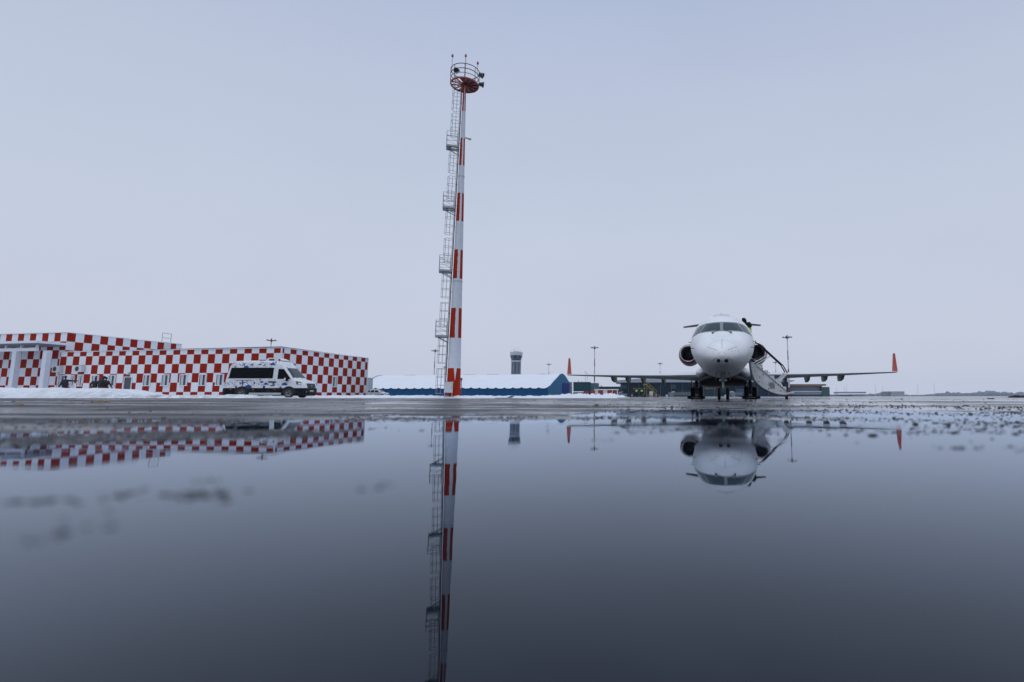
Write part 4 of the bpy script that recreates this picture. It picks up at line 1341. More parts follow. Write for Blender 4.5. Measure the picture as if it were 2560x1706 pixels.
        # probes
        for l_, z_, dl, dz in ((1.10, 2.02, .10, -.02), (1.28, 2.36, .09, .03), (1.06, 1.50, .06, -.02)):
            h_ = drape(bv, P(l_ * sg, z_), D, 0)
            if h_ is None: continue
            p_ = MB(); e_ = h_ + A(-.02, dl * sg, dz); p_.tube(h_ - A(0, .03 * sg, 0), e_, .018, .014, 6); p_.tube(e_, e_ + A(-.16, 0, 0), .015, .006, 6); p_.build('probe', DARK, fz)
    # strips on the radome
    for a_, c_ in (((0, 2.22), (0, 1.80)), ((-.52, 1.90), (-.19, 1.74)), ((.52, 1.90), (.19, 1.74)), ((-.38, 1.38), (-.16, 1.47)), ((.38, 1.38), (.16, 1.47))):
        p_ = MB(); p_.path([drape(bv, P(a_[0] + (c_[0] - a_[0]) * k / 8, a_[1] + (c_[1] - a_[1]) * k / 8), D, .002) for k in range(9)], .005, 4); p_.build('radome_strip', DARK, fz)
    p_ = MB(); p_.path([drape(bv, P(.115 * math.cos(a_), 1.565 + .115 * math.sin(a_)), D, .001) for a_ in [2 * math.pi * k / 24 for k in range(24)]], .0035, 4, closed=True); p_.build('radome_ring', M('seam_grey', (.35, .36, .38), .6), fz)
    p_ = MB(); q = []
    for k in range(25):
        a_ = math.pi * (k / 24); q.append(drape(bv, P(.60 * math.cos(a_), 1.58 + .60 * math.sin(a_)), D, .001))
    p_.path([v for v in q if v], .0035, 4); p_.build('radome_seam', M('seam_grey', (.35, .36, .38), .6), fz)
    for l_, z_, r_ in ((-.35, 2.24, .012), (.375, 2.24, .014), (.62, 2.25, .010), (-.50, 1.75, .012), (-.32, 1.70, .016), (.34, 1.71, .016), (.45, 1.74, .013), (.50, 1.78, .011), (.56, 1.72, .012), (-.62, 1.83, .010)):
        p_ = MB(); p_.blob(drape(bv, P(l_, z_), D, .001), r_, 3, 1, (.5, 1, .7)); p_.build('dirt_speck', M('speck_grey', (.10, .10, .105), .6), fz)  # dark dirt speckles on the nose skin, built as tiny blobs
    for sg in (-1, 1):
        p_ = MB(); q = [drape(bv, P(l_ * sg, z_), D, .001) for l_, z_ in ((.70, 1.66), (.88, 1.67), (1.0, 1.66), (1.04, 1.58), (1.03, 1.46), (.98, 1.34))]
        p_.path([v for v in q if v], .004, 4); p_.build('panel_seam', M('seam_grey', (.35, .36, .38), .6), fz)
    # roof hatch outline over the cockpit
    p_ = MB(); q = []
    for u, v in [(-1, -1), (-.5, -1), (0, -1), (.5, -1), (1, -1), (1, 0), (1, 1), (.5, 1), (0, 1), (-.5, 1), (-1, 1), (-1, 0)]:
        q.append(drape(bv, (3.98 + .36 * v, -.31 * u, 6), (0, 0, -1), .004))
    p_.path(q, .012, 5, closed=True); p_.build('roof_hatch_rim', M('hatch_grey', (.40, .42, .45), .6), fz)
    p_ = MB(); p_.tube((4.25, 0, 3.62), (4.25, 0, 3.69), .03, .02, 8); p_.build('roof_aerial', GREYM, fz)
    # blade aerials under the nose gear bay are hidden; belly doors behind the nose gear
    # wings
    AF = [(1.0, .0), (.7, .06 / .12 * .5), (.4, .48), (.2, .47), (.08, .34), (.02, .18), (0, 0), (.02, -.17), (.08, -.30), (.2, -.42), (.4, -.46), (.7, -.24)]
    secs = [(.6, 10.2, 5.4, 1.30, .50), (1.4, 10.75, 4.85, 1.32, .46), (3.0, 12.0, 3.45, 1.35, .36), (4.6, 12.95, 2.75, 1.40, .27), (6.5, 14.0, 2.15, 1.46, .20), (8.6, 15.1, 1.6, 1.545, .135), (10.3, 16.0, 1.2, 1.62, .09)]
    for sg in (-1, 1):
        wg = MB(); pts = []
        for l_, sl, ch, z_, th in secs:
            for x_, y_ in AF: pts.append(A(sl + x_ * ch, l_ * sg, z_ + y_ * th - .035 * x_ * ch * (1 - l_ / 16)))
        k = len(AF); fs = []
        for i in range(len(secs) - 1):
            fs += [(i * k + j, i * k + (j + 1) % k, (i + 1) * k + (j + 1) % k, (i + 1) * k + j) for j in range(k)]
        fs += [tuple(range(k)), tuple(range((len(secs) - 1) * k, len(secs) * k))]
        wg.add(pts, fs)
        W = wg.build('wing', M('wing_grey', (.68, .70, .73), .4, var=.05, scale=.8), t, smooth=40)
        # white root fairing
        rf = MB(); rf.M = Matrix.Translation(A(10.75, 1.10 * sg, 1.40)) @ Matrix.Diagonal((1.1, .36, .27, 1)); bmx = [(math.cos(R(a_)), math.sin(R(a_))) for a_ in range(-90, 91, 15)]
        rf.lathe([(max(.001, c_), s_) for c_, s_ in bmx], 20, axis='X'); rf.build('root_fairing', PW, W, smooth=60)
        wl = MB()
        prof = [(0, 0), (.5, .035), (1, 0), (.5, -.035)]
        pts = []
        for h, s0, ch, off in ((-.02, 16.0, 1.22, 0), (.12, 16.12, 1.08, .03), (1.18, 16.85, .48, .16)):
            for x_, y_ in prof: pts.append(A(s0 + x_ * ch, (10.3 + off + y_) * sg, 1.62 + h))
        wl.add(pts, [(i * 4 + j, i * 4 + (j + 1) % 4, (i + 1) * 4 + (j + 1) % 4, (i + 1) * 4 + j) for i in range(2) for j in range(4)] + [(0, 1, 2, 3), (8, 9, 10, 11)])
        wl.build('winglet', RDW, W)
        for l_ in (3.7, 5.05, 6.1, 7.1):
            zl = 1.40 + (l_ - 4.6) * .035; sl = 13.0 + (l_ - 4.6) * .58; ch = 2.75 - (l_ - 4.6) * .31
            te = sl + ch
            fm = MB(); pts = []
            for s_, tw, bw, zt, zbm in ((te - 1.3, .02, .01, -.10, -.14), (te - .8, .13, .06, -.06, -.30), (te - .1, .15, .07, -.06, -.40), (te + .35, .10, .05, -.10, -.40), (te + .75, .02, .01, -.26, -.34)):
                pts += [A(s_, (l_ - tw) * sg, zl + zt), A(s_, (l_ + tw) * sg, zl + zt), A(s_, (l_ + bw) * sg, zl + zbm), A(s_, (l_ - bw) * sg, zl + zbm)]
            fm.add(pts, [(i * 4 + j, i * 4 + (j + 1) % 4, (i + 1) * 4 + (j + 1) % 4, (i + 1) * 4 + j) for i in range(4) for j in range(4)] + [(0, 1, 2, 3), (16, 17, 18, 19)])
            fm.build('flap_fairing', M('fairing_dark', (.10, .12, .14), .45), W)
        # engine: intake ring, nacelle, fan and pylon
        c = A(17.4, 2.25 * sg, 3.02)
        en = MB(); en.M = Matrix.Translation(c)
        en.lathe([(.555, .06), (.60, .16), (.67, .55), (.735, 1.2), (.75, 2.0), (.66, 3.1), (.48, 3.9)], 36, axis='X')
        E = en.build('engine', RDN, t, smooth=60)
        li = MB(); li.M = Matrix.Translation(c)
        li.lathe([(.49, .14), (.495, .05), (.515, .005), (.54, .008), (.557, .06)], 36, axis='X'); li.build('intake_lip', SIL, E, smooth=80)
        du = MB(); du.M = Matrix.Translation(c); du.lathe([(.49, .14), (.50, .8), (.50, .95)], 36, axis='X'); du.build('intake_duct', M('duct_dark', (.02, .022, .026), .5), E, smooth=60)
        fa = MB(); fa.M = Matrix.Translation(c)
        for k in range(20):
            a_ = 2 * math.pi * k / 20
            pts = []
            for rr, tw, hw in ((.12, .2, .03), (.48, .85, .065)):
                for e_ in (-1, 1):
                    aa = a_ + e_ * hw / rr * math.cos(tw) * .8
                    pts.append((.95 + e_ * hw * math.sin(tw), rr * math.cos(aa), rr * math.sin(aa)))
            fa.add(pts, [(0, 1, 3, 2)])
        fa.build('fan', M('fan_metal', (.05, .055, .06), .4, .5), E, recalc=False)
        sp_ = MB(); sp_.M = Matrix.Translation(c); sp_.lathe([(.001, .62), (.06, .70), (.12, .86), (.13, 1.05)], 16, axis='X'); sp_.build('spinner', M('spinner_grey', (.06, .065, .07), .4), E, smooth=60)
        ex = MB(); ex.M = Matrix.Translation(c); ex.lathe([(.001, 1.1), (.50, 1.1)], 24, axis='X'); ex.build('fan_backing', BLACK, E)
        py = MB(); py.box(A(19.4, 1.5 * sg, 3.02), (2.6, 1.0, .22)); py.build('pylon', PW, E)
        # main gear
        gc = A(14.3, 1.585 * sg, 0)
        ls = MB(); ls.tube(gc + Z * .36, gc + Z * 1.25, .085, .11, 10); ls.tube(gc + Z * .45, gc + A(0, -.55 * sg, 1.15), .045, .045, 6); ls.tube(gc + A(0, -.30, .37), gc + A(0, .30, .37), .06, .06, 8)
        G = ls.build('main_gear', M('gear_dark', (.05, .055, .062), .5), t, smooth=40)
        gd = MB(); gd.box(gc + A(0, .28 * sg, .92), (.75, .03, .55), rot=Matrix.Rotation(R(8 * sg), 3, 'X')); gd.build('gear_door', M('gear_door_grey', (.16, .17, .19), .5), G)
        for e_ in (-1, 1):
            wh = MB(); wh.M = Matrix.Translation(gc + A(0, .235 * e_, .365))
            wh.lathe([(.20, -.10), (.29, -.125), (.345, -.11), (.365, -.06), (.367, 0), (.365, .06), (.345, .11), (.29, .125), (.20, .10)], 28, axis='Y')
            Wh = wh.build('wheel', BLACK, G, smooth=50)
    # belly
    be = MB(); NB = 24; pts = []
    bst = [(8.6, .35, 1.12, .10), (9.4, 1.0, 1.06, .20), (10.4, 1.28, 1.02, .32), (12, 1.36, 1.0, .38), (15, 1.36, 1.0, .38), (16.6, 1.2, 1.04, .30), (18, .6, 1.12, .15)]
    for s_, w_, zc, h in bst:
        for k in range(NB):
            a_ = 2 * math.pi * k / NB
            cx, sx = math.cos(a_), math.sin(a_)
            pts.append(A(s_, w_ * math.copysign(abs(cx) ** .6, cx), zc - .02 + .26 * max(0, sx) + (.0 if sx > 0 else h * .6 * math.copysign(abs(sx) ** .7, sx))))
    fs = [(i * NB + j, i * NB + (j + 1) % NB, (i + 1) * NB + (j + 1) % NB, (i + 1) * NB + j) for i in range(len(bst) - 1) for j in range(NB)] + [tuple(range(NB)), tuple(range((len(bst) - 1) * NB, len(bst) * NB))]
    be.add(pts, fs); BE = be.build('belly_fairing', UND, t, smooth=60)
    ed = MB(); ed.path([A(15.2, l_, .775 + .035 * (l_ / 1.3) ** 2) for l_ in [-1.25 + .125 * k for k in range(21)]], .014, 5); ed.build('belly_rim_light', M('rim_light_grey', (.35, .36, .40), .5), BE)  # pale line painting rim light along the lower edge of the belly
    # nose gear
    ng = MB(); s0 = 2.9
    ng.tube(A(s0, 0, .24), A(s0 + .02, 0, .75), .045, .05, 10); ng.tube(A(s0 + .02, 0, .72), A(s0 + .05, 0, 1.22), .09, .10, 12)
    ng.tube(A(s0, -.15, .235), A(s0, .15, .235), .04, .04, 8)
    NG = ng.build('nose_gear', M('strut_teal', (.10, .15, .16), .45), t, smooth=40)
    tl = MB(); tl.path([A(s0 - .06, 0, .30), A(s0 - .20, 0, .46), A(s0 - .08, 0, .66)], .03, 6); tl.build('torque_link', M('link_pale', (.30, .36, .37), .4), NG)
    for e_ in (-1, 1):
        tm = MB(); tm.blob(A(s0 - .07, .105 * e_, .76), .055, 2, 2, rough=.1); tm.build('taxi_light', M('taxi_light_grey', (.35, .36, .37), .3), NG)
        gd = MB(); gd.box(A(s0 + .35, .27 * e_, .96), (.85, .02, .36), rot=Matrix.Rotation(R(-8 * e_), 3, 'X')); gd.build('gear_door', M('nose_door', (.10, .085, .08), .5), NG)
        wh = MB(); wh.M = Matrix.Translation(A(s0, .165 * e_, .235))
        wh.lathe([(.13, -.05), (.19, -.062), (.225, -.05), (.235, 0), (.225, .05), (.19, .062), (.13, .05)], 24, axis='Y'); wh.build('wheel', BLACK, NG, smooth=50)
    # tail
    fn = MB(); pts = []
    for z_, s0, ch, th in ((3.5, 19.9, 5.2, .16), (4.7, 21.6, 4.0, .13), (5.9, 23.2, 2.9, .10)):
        for x_, y_ in ((0, 0), (.25, 1), (.6, .8), (1, 0), (.6, -.8), (.25, -1)): pts.append(A(s0 + x_ * ch, y_ * th, z_))
    fn.add(pts, [(i * 6 + j, i * 6 + (j + 1) % 6, (i + 1) * 6 + (j + 1) % 6, (i + 1) * 6 + j) for i in range(2) for j in range(6)] + [tuple(range(6)), tuple(range(12, 18))])
    fn.build('tail_fin', PW, t, smooth=50)
    tp = MB(); pts = []
    tsec = [(-3.12, 25.6, .9, 5.92, .05), (0, 23.6, 2.2, 6.06, .10), (3.12, 25.6, .9, 5.92, .05)]
    for l_, s0, ch, z_, th in tsec:
        for x_, y_ in AF: pts.append(A(s0 + x_ * ch, l_, z_ + y_ * th * 1.6))
    k = len(AF)
    tp.add(pts, [(i * k + j, i * k + (j + 1) % k, (i + 1) * k + (j + 1) % k, (i + 1) * k + j) for i in range(2) for j in range(k)] + [tuple(range(k)), tuple(range(2 * k, 3 * k))])
    tp.build('tailplane', M('tail_grey', (.30, .32, .36), .4), t, smooth=50)
    # airstair let down from the door
    SW = M('stair_white', (.66, .70, .73), .5, var=.08, scale=4, dirt=(.08, .085, .09), dirt_amt=.5)
    outer = [(1.17, 1.60), (1.185, 1.35), (1.22, 1.12), (1.32, .84), (1.44, .68), (1.58, .55), (1.72, .45), (1.89, .36), (2.07, .28), (2.25, .225), (2.45, .20), (2.62, .195), (2.80, .25)]
    steps = [(2.80, .30), (2.62, .30), (2.62, .54), (2.37, .54), (2.37, .80), (2.15, .80), (2.15, 1.01), (1.91, 1.01), (1.91, 1.24), (1.69, 1.24), (1.69, 1.49), (1.36, 1.49), (1.28, 1.60)]
    sm = MB(); sm.prism(outer + steps, lambda x_, z_: A(4.72, x_, z_), lambda x_, z_: A(5.46, x_, z_))
    S = sm.build('airstair', SW, t)
    sk = MB(); inn = [(x_ + .05, z_ + .045) for x_, z_ in outer]
    for i in range(len(outer) - 1):
        a_, b_ = outer[i], outer[i + 1]
        sk.beam(A(4.69, *a_) - Z * .01, A(4.69, *b_) - Z * .01, .07, .035); sk.beam(A(5.49, *a_) - Z * .01, A(5.49, *b_) - Z * .01, .07, .035)
    sk.build('door_skin_edge', M('skin_edge', (.10, .11, .125), .5), S)
    sb = MB(); sb.beam(A(4.705, 1.42, 1.46), A(4.705, 2.68, .30), .03, .02); sb.build('stringer', M('stringer_grey', (.22, .24, .26), .5), S)
    for k in range(5):
        v = MB(); v.box(A(4.712, 2.02 + .01 * k, .70 - .055 * k), (.02, .26 - .03 * abs(k - 1.5), .018)); v.build('vent_slot', BLACK, S)
    for l_, z_ in ((1.68, 1.30), (1.70, 1.05), (1.55, .95), (1.95, 1.12), (2.3, .62), (2.2, .72), (1.5, .75), (1.9, .45), (2.4, .36)):
        v = MB(); v.box(A(4.712, l_, z_), (.02, .05, .035)); v.build('latch', DARK, S)
    for s_, dl in ((4.76, 0), (5.42, .17)):
        v = MB(); v.path([A(s_, 1.40 + dl, 2.47), A(s_, 1.50 + dl, 2.40), A(s_, 2.44 + dl, 1.46), A(s_, 2.60 + dl, 1.14)], .026, 7); v.build('handrail', BLACK, S)
        v = MB(); v.beam(A(s_, 2.57 + dl, 1.12), A(s_, 2.25 + dl, .78), .07, .07); v.beam(A(s_, 2.25 + dl, .80), A(s_, 2.36 + dl, .55), .06, .06); v.build('handrail_strut', SW, S)
        v = MB(); v.beam(A(s_, 1.30 + dl, 1.55), A(s_, 1.92 + dl, 1.90), .035, .045); v.build('handrail_link', SW, S)
    v = MB(); v.beam(A(5.1, 1.25, 1.72), A(5.1, 1.72, 1.86), .05, .06); v.build('lift_arm', DARK, S)
    v = MB(); v.beam(A(4.72, 2.78, .25), A(4.72, 2.95, .30), .05, .05); v.beam(A(5.46, 2.78, .25), A(5.46, 2.95, .30), .05, .05); v.beam(A(4.72, 2.93, .30), A(5.46, 2.93, .30), .05, .05); v.build('toe_bar', SW, S)
    for s_ in (4.82, 5.36):
        v = MB(); v.M = Matrix.Translation(A(s_, 2.66, .065)); v.lathe([(.02, -.03), (.06, -.025), (.065, 0), (.06, .025), (.02, .03)], 14, axis='Y'); v.tube((0, 0, 0), (0, 0, .14), .018, .018, 5); v.build('caster', BLACK, S)
    # chocks at the main wheels
    for sg, lab in ((-1, 'black wheel chock in front of the main wheels away from the airstair'), (1, 'black wheel chock in front of the main wheels nearer the airstair')):
        p = Matrix.Rotation(JET_RZ, 4, 'Z') @ A(13.80, 1.60 * sg, 0) + JET_O
        c_ = MB(); prof = [(-.14, 0), (.14, 0), (.05, .15), (-.05, .15)]
        hw = .52
        c_.prism(prof, lambda x_, z_: (x_, -hw, z_), lambda x_, z_: (x_, hw, z_)); c_.box((-.115, 0, .085), (.02, .5, .04), 1)
        o = c_.build('wheel_chock', [BLACK, M('chock_stripe', (.22, .18, .12), .6)]); o.location = p; o.rotation_euler = (0, 0, JET_RZ)
        tag(o, lab, 'wheel chock', 'chocks at the main wheels of the jet')


build_jet()
JETM = Matrix.Translation(JET_O) @ Matrix.Rotation(JET_RZ, 4, 'Z')


# ------------------------------------------------------------------ road vehicles
def car_shell(stations, e, tum_z0, tum_h, tum, n=40):
    mb = MB(); pts = []
    xs = [s[0] for s in stations]
    f = [hermite(xs, [s[i] for s in stations]) for i in (1, 2, 3)]
    us = []
    for a, b in zip(xs[:-1], xs[1:]):
        k = max(1, int((b - a) / .07)); k = min(k, 12)
        us += [a + (b - a) * j / k for j in range(k)]
    us.append(xs[-1])
    for u in us:
        zb, zt, w_ = [g(u) for g in f]
        zc, h = (zb + zt) / 2, (zt - zb) / 2
        for k in range(n):
            a = 2 * math.pi * (k + .5) / n
            ca, sa = math.cos(a), math.sin(a)
            y = w_ * math.copysign(abs(ca) ** (2 / e), ca); z = zc + h * math.copysign(abs(sa) ** (2 / e), sa)
            y *= 1 - tum * sstep((z - tum_z0) / tum_h)
            pts.append((u, y, z))
    m = len(us)
    mb.add(pts, [(i * n + j, i * n + (j + 1) % n, (i + 1) * n + (j + 1) % n, (i + 1) * n + j) for i in range(m - 1) for j in range(n)] + [tuple(range(n)), tuple(range((m - 1) * n, m * n))])
    return mb


def split_paint(name, low, high, z):
    m = bpy.data.materials.new(name); m.use_nodes = True
    t = m.node_tree; b = t.nodes['Principled BSDF']; n = t.nodes.new; l = t.links.new
    tc = n('ShaderNodeTexCoord'); s = n('ShaderNodeSeparateXYZ'); l(tc.outputs['Object'], s.inputs[0])
    g = n('ShaderNodeMath'); g.operation = 'GREATER_THAN'; g.inputs[1].default_value = z; l(s.outputs['Z'], g.inputs[0])
    no = n('ShaderNodeTexNoise'); no.inputs['Scale'].default_value = 3; no.inputs['Detail'].default_value = 6; l(tc.outputs['Object'], no.inputs['Vector'])
    x = n('ShaderNodeMix'); x.data_type = 'RGBA'; x.inputs[6].default_value = (*low, 1); x.inputs[7].default_value = (*high, 1); l(g.outputs[0], x.inputs['Factor'])
    # road dirt low on the body
    r = n('ShaderNodeMapRange'); r.inputs['From Min'].default_value = .45; r.inputs['From Max'].default_value = .75; r.inputs['To Max'].default_value = .25; l(no.outputs['Fac'], r.inputs['Value'])
    y = n('ShaderNodeMix'); y.data_type = 'RGBA'; y.inputs[7].default_value = (.16, .155, .15, 1); l(x.outputs[2], y.inputs[6]); l(r.outputs['Result'], y.inputs['Factor'])
    l(y.outputs[2], b.inputs['Base Color'])
    rr = n('ShaderNodeMapRange'); rr.inputs['To Min'].default_value = .6; rr.inputs['To Max'].default_value = .28; l(g.outputs[0], rr.inputs['Value']); l(rr.outputs['Result'], b.inputs['Roughness'])
    r4 = n('ShaderNodeMapRange'); r4.inputs['To Min'].default_value = .08; r4.inputs['To Max'].default_value = .4; l(g.outputs[0], r4.inputs['Value']); l(r4.outputs['Result'], b.inputs['Specular IOR Level'])
    return m


def add_wheel(parent, c, r, w_, side):
    t = MB(); t.M = Matrix.Translation(c)
    t.lathe([(r * .62, -w_ / 2), (r * .9, -w_ / 2), (r, -w_ * .35), (r, w_ * .35), (r * .9, w_ / 2), (r * .62, w_ / 2), (r * .62, -w_ / 2)], 28, axis='Y')
    wh = t.build('wheel', M('tyre_dirty', (.045, .043, .042), .9, var=.4, scale=14), parent, smooth=40)
    q = MB(); q.M = Matrix.Translation(c); s = side
    q.lathe([(.001, s * w_ * .34), (r * .18, s * w_ * .36), (r * .22, s * w_ * .20), (r * .50, s * w_ * .14), (r * .56, s * w_ * .40), (r * .63, s * w_ * .44)], 24, axis='Y')
    for k in range(5):
        a = 2 * math.pi * k / 5
        q.beam((r * .2 * math.cos(a), s * w_ * .30, r * .2 * math.sin(a)), (r * .56 * math.cos(a), s * w_ * .30, r * .56 * math.sin(a)), .05, .07)
    q.build('rim', M('steel_rim', (.26, .27, .29), .4, .4, var=.2), wh, smooth=40)


def build_minibus():
    zb = .145
    t = thing('minibus', 'white high roofed minibus with blue travel pictures and dark side windows on the snow edge', 'minibus', (VAN_X0, VAN_Y0 + 1.03, zb))
    st = [(0, .28, .74, .80), (.05, .22, .82, .93), (.16, .18, .95, .98), (.24, .18, 1.5, 1.0), (.34, .18, 2.1, 1.02), (.46, .18, 2.72, 1.03), (.58, .18, 2.93, 1.03), (.8, .18, 3.0, 1.03), (2.5, .18, 3.04, 1.03), (4.2, .18, 3.02, 1.03),
          (4.5, .18, 2.94, 1.03), (4.75, .18, 2.76, 1.03), (5.0, .18, 2.46, 1.03), (5.35, .18, 2.05, 1.03), (5.68, .18, 1.64, 1.03), (5.82, .18, 1.53, 1.03), (6.2, .18, 1.44, 1.01), (6.42, .18, 1.34, .985), (6.56, .18, 1.22, .95), (6.64, .20, .98, .90), (6.69, .24, .72, .80)]
    mb = car_shell(st, 6.5, 1.35, 1.7, .15)
    bv = bvh_of(mb)
    body = mb.build('body', split_paint('minibus_paint', (.007, .008, .011), (.74, .77, .81), .80), t, smooth=40)
    GL = M('van_glass', (.003, .005, .008), .07, 0, .08)
    WG = M('van_windscreen', (.022, .036, .042), .08, 0, .4)
    for sd, dr in ((-1, 1), (1, -1)):
        y = 3 * sd
        w = MB(); patch(w, bv, [(.62, y, 2.43), (4.06, y, 2.43), (4.04, y, 1.57), (.50, y, 1.57)], (0, dr, 0), .012, 24, 6); w.build('side_window', GL, t, smooth=60)
        w = MB(); patch(w, bv, [(4.44, y, 2.33), (4.86, y, 2.32), (5.52, y, 1.52), (4.42, y, 1.52)], (0, dr, 0), .012, 10, 6); w.build('cab_window', GL, t, smooth=60)
        # wheel arches
        for u in (1.67, 5.42):
            a = MB(); c = Vector((u, .985 * sd, .42)); a.M = Matrix.Translation(c)
            k = 20; pts = [(0, 0, -.2)] + [(.56 * math.cos(math.pi * j / k), 0, .52 * math.sin(math.pi * j / k)) for j in range(k + 1)]
            pts2 = [(p[0], .062 * sd, p[2]) for p in pts]
            a.add(pts2, [(0, j, j + 1) for j in range(1, k + 1)]); a.build('wheel_arch', M('arch_black', (.008, .009, .011), .8), t, recalc=False)
            add_wheel(t, Vector((u, .955 * sd, .36)), .36, .24, sd)
        st_ = MB(); st_.box((3.55, 1.045 * sd, .34), (2.55, .05, .17)); st_.build('side_step', M('step_alu', (.42, .45, .48), .4, .3), t)
        m_ = MB(); m_.box((5.22, 1.16 * sd, 1.56), (.18, .26, .40)); m_.beam((5.30, .98 * sd, 1.45), (5.22, 1.10 * sd, 1.45), .12, .10)
        mi = m_.build('wing_mirror', BLACK, t)
        m_ = MB(); m_.box((5.20, 1.295 * sd, 1.50), (.12, .012, .20)); m_.build('mirror_cap', WHITE, mi)
        hd = MB(); patch(hd, bv, [(5.90, y, 1.36), (6.34, y, 1.28), (6.38, y, 1.02), (6.02, y, 1.08)], (0, dr, 0), .012, 8, 5)
        h = hd.build('headlight', M('headlight_dark', (.10, .11, .12), .12), t, smooth=60)
        hl = MB(); patch(hl, bv, [(6.14, y, 1.22), (6.33, y, 1.20), (6.34, y, 1.06), (6.16, y, 1.09)], (0, dr, 0), .020, 5, 5)
        hl.build('lamp', M('lamp_lens', (.80, .80, .78), .1), h, smooth=60)
        for u in (.75, 2.55, 4.25):
            p = drape(bv, (u, y, .68), (0, dr, 0), .006); m_ = MB(); m_.box(p, (.09, .02, .05)); m_.build('side_marker', M('marker_orange', (.6, .16, .02), .4), t)
        rr = MB(); patch(rr, bv, [(.22, y, 1.50), (.30, y, 1.50), (.22, y, .95), (.15, y, .95)], (0, dr, 0), .012, 2, 6); rr.build('tail_lamp', M('tail_red', (.35, .02, .015), .3), t)
        dh = MB(); p = drape(bv, (4.05, y, 1.28), (0, dr, 0), .03); dh.box(p, (.62, .03, .10)); dh.build('door_handle', BLACK, t)
        tr = MB(); p = drape(bv, (1.75, y, 1.42), (0, dr, 0), .006); tr.box(p, (1.35, .025, .05)); tr.build('door_track', M('track_grey', (.22, .23, .25), .5), t)
        # printed pictures: clouds, aeroplanes, sails, small marks
        pr = MB(); rnd = random.Random(5 if sd < 0 else 6)

        def flat(poly, cu, cz, s, rot=0.0):
            ca, sa = math.cos(rot), math.sin(rot); q = []
            for a, b in poly:
                p = drape(bv, (cu + s * (a * ca - b * sa), y, cz + s * (a * sa + b * ca)), (0, dr, 0), .007)
                if p is None: return
                q.append(p)
            c = sum(q, Vector()) / len(q)
            pr.add([c] + q, [(0, 1 + i, 1 + (i + 1) % len(q)) for i in range(len(q))])
        disc = lambda cx, cz, r: [(cx + r * math.cos(2 * math.pi * k / 14), cz + r * math.sin(2 * math.pi * k / 14)) for k in range(14)]

        def cloud(u, z, s):
            # one closed outline of three puffs on a flat base
            pts = [(-1.0, -.4)]
            pts += [(-.62 + .42 * math.cos(a), -.05 + .42 * math.sin(a)) for a in [R(q) for q in (200, 165, 130, 100, 75)]]
            pts += [(.02 + .58 * math.cos(a), .18 + .55 * math.sin(a)) for a in [R(q) for q in (150, 120, 90, 60, 30)]]
            pts += [(.66 + .38 * math.cos(a), -.04 + .38 * math.sin(a)) for a in [R(q) for q in (95, 60, 20, -15)]]
            pts += [(1.0, -.4)]
            flat(pts, u, z, s)

        def plane(u, z, s, rot):
            flat([(0, 1.1), (.10, .8), (.12, .2), (1.0, -.25), (1.0, -.45), (.12, -.15), (.09, -.75), (.38, -1.0), (.38, -1.12), (0, -1.0), (-.38, -1.12), (-.38, -1.0), (-.09, -.75), (-.12, -.15), (-1.0, -.45), (-1.0, -.25), (-.12, .2), (-.10, .8)], u, z, s, rot)

        def sail(u, z, s):
            flat([(-.1, .0), (.1, 1.1), (.15, 0)], u, z, s); flat([(.2, .0), (.2, .9), (.8, 0)], u, z, s); flat([(-.8, -.1), (.9, -.1), (.6, -.45), (-.5, -.45)], u, z, s)
        cloud(1.78, 2.47, .20); cloud(3.86, 2.72, .20); cloud(2.15, .88, .28); cloud(5.05, 1.10, .22); cloud(3.55, 1.12, .17); cloud(2.85, 2.70, .11); cloud(.9, 2.50, .09); cloud(4.06, 2.88, .09)
        plane(1.70, 1.22, .26, R(-80)); plane(1.58, 2.72, .18, R(-55)); sail(4.08, 1.06, .26); sail(3.20, 2.64, .15)
        for u, z, a, b in ((1.18, .88, .16, .16), (3.42, .88, .19, .16), (.47, 1.60, .14, .08), (.38, 1.18, .20, .12), (2.62, 1.19, .13, .20), (4.75, .84, .18, .10), (2.20, 2.68, .17, .12), (.55, 2.70, .14, .05), (2.68, 2.43, .09, .06), (3.70, 2.43, .12, .05), (3.05, 1.46, .15, .07)):
            flat([(-.5, -.5), (.5, -.5), (.5, .5), (-.5, .5)], u, z, a, 0) if a < b * 1.4 else flat([(-.5, -.5 * b / a), (.5, -.5 * b / a), (.5, .5 * b / a), (-.5, .5 * b / a)], u, z, a, 0)
        flat([(-.08, -.9), (.08, -.9), (.05, .1), (.6, .5), (.9, .2), (.7, .75), (.2, .85), (-.5, .9), (-.9, .35), (-.4, .5), (-.05, .2)], 3.18, 1.18, .20)
        for k in range(170):
            band = rnd.random()
            z = rnd.uniform(.88, 1.46) if band < .62 else rnd.uniform(2.5, 2.93)
            u = rnd.uniform(.55, 4.2) if band >= .62 else rnd.uniform(.3, 4.9)
            if abs(u - 1.67) < .62 and z < 1.0: continue
            s = rnd.uniform(.014, .036)
            kind = rnd.randrange(4)
            if kind == 0: flat(disc(0, 0, 1), u, z, s)
            elif kind == 1: flat([(-1, -.7), (1, -.7), (1, .7), (-1, .7)], u, z, s * 1.1, rnd.uniform(-.6, .6))
            elif kind == 2: flat([(-1, -.22), (1, -.22), (1, .22), (-1, .22)], u, z, s * 1.8, rnd.uniform(-1.2, 1.2))
            else: flat([(-1, -.8), (1, -.8), (0, 1)], u, z, s * 1.2, rnd.uniform(0, 6))
        pr.build('printed_pattern', M('print_blue', (.010, .050, .25), .4), body, recalc=False)
    # windscreen
    w = MB(); patch(w, bv, [(5.03, -.80, 4), (5.03, .80, 4), (5.66, .92, 4), (5.66, -.92, 4)], (0, 0, -1), .012, 12, 10); ws = w.build('windscreen', WG, t, smooth=60)
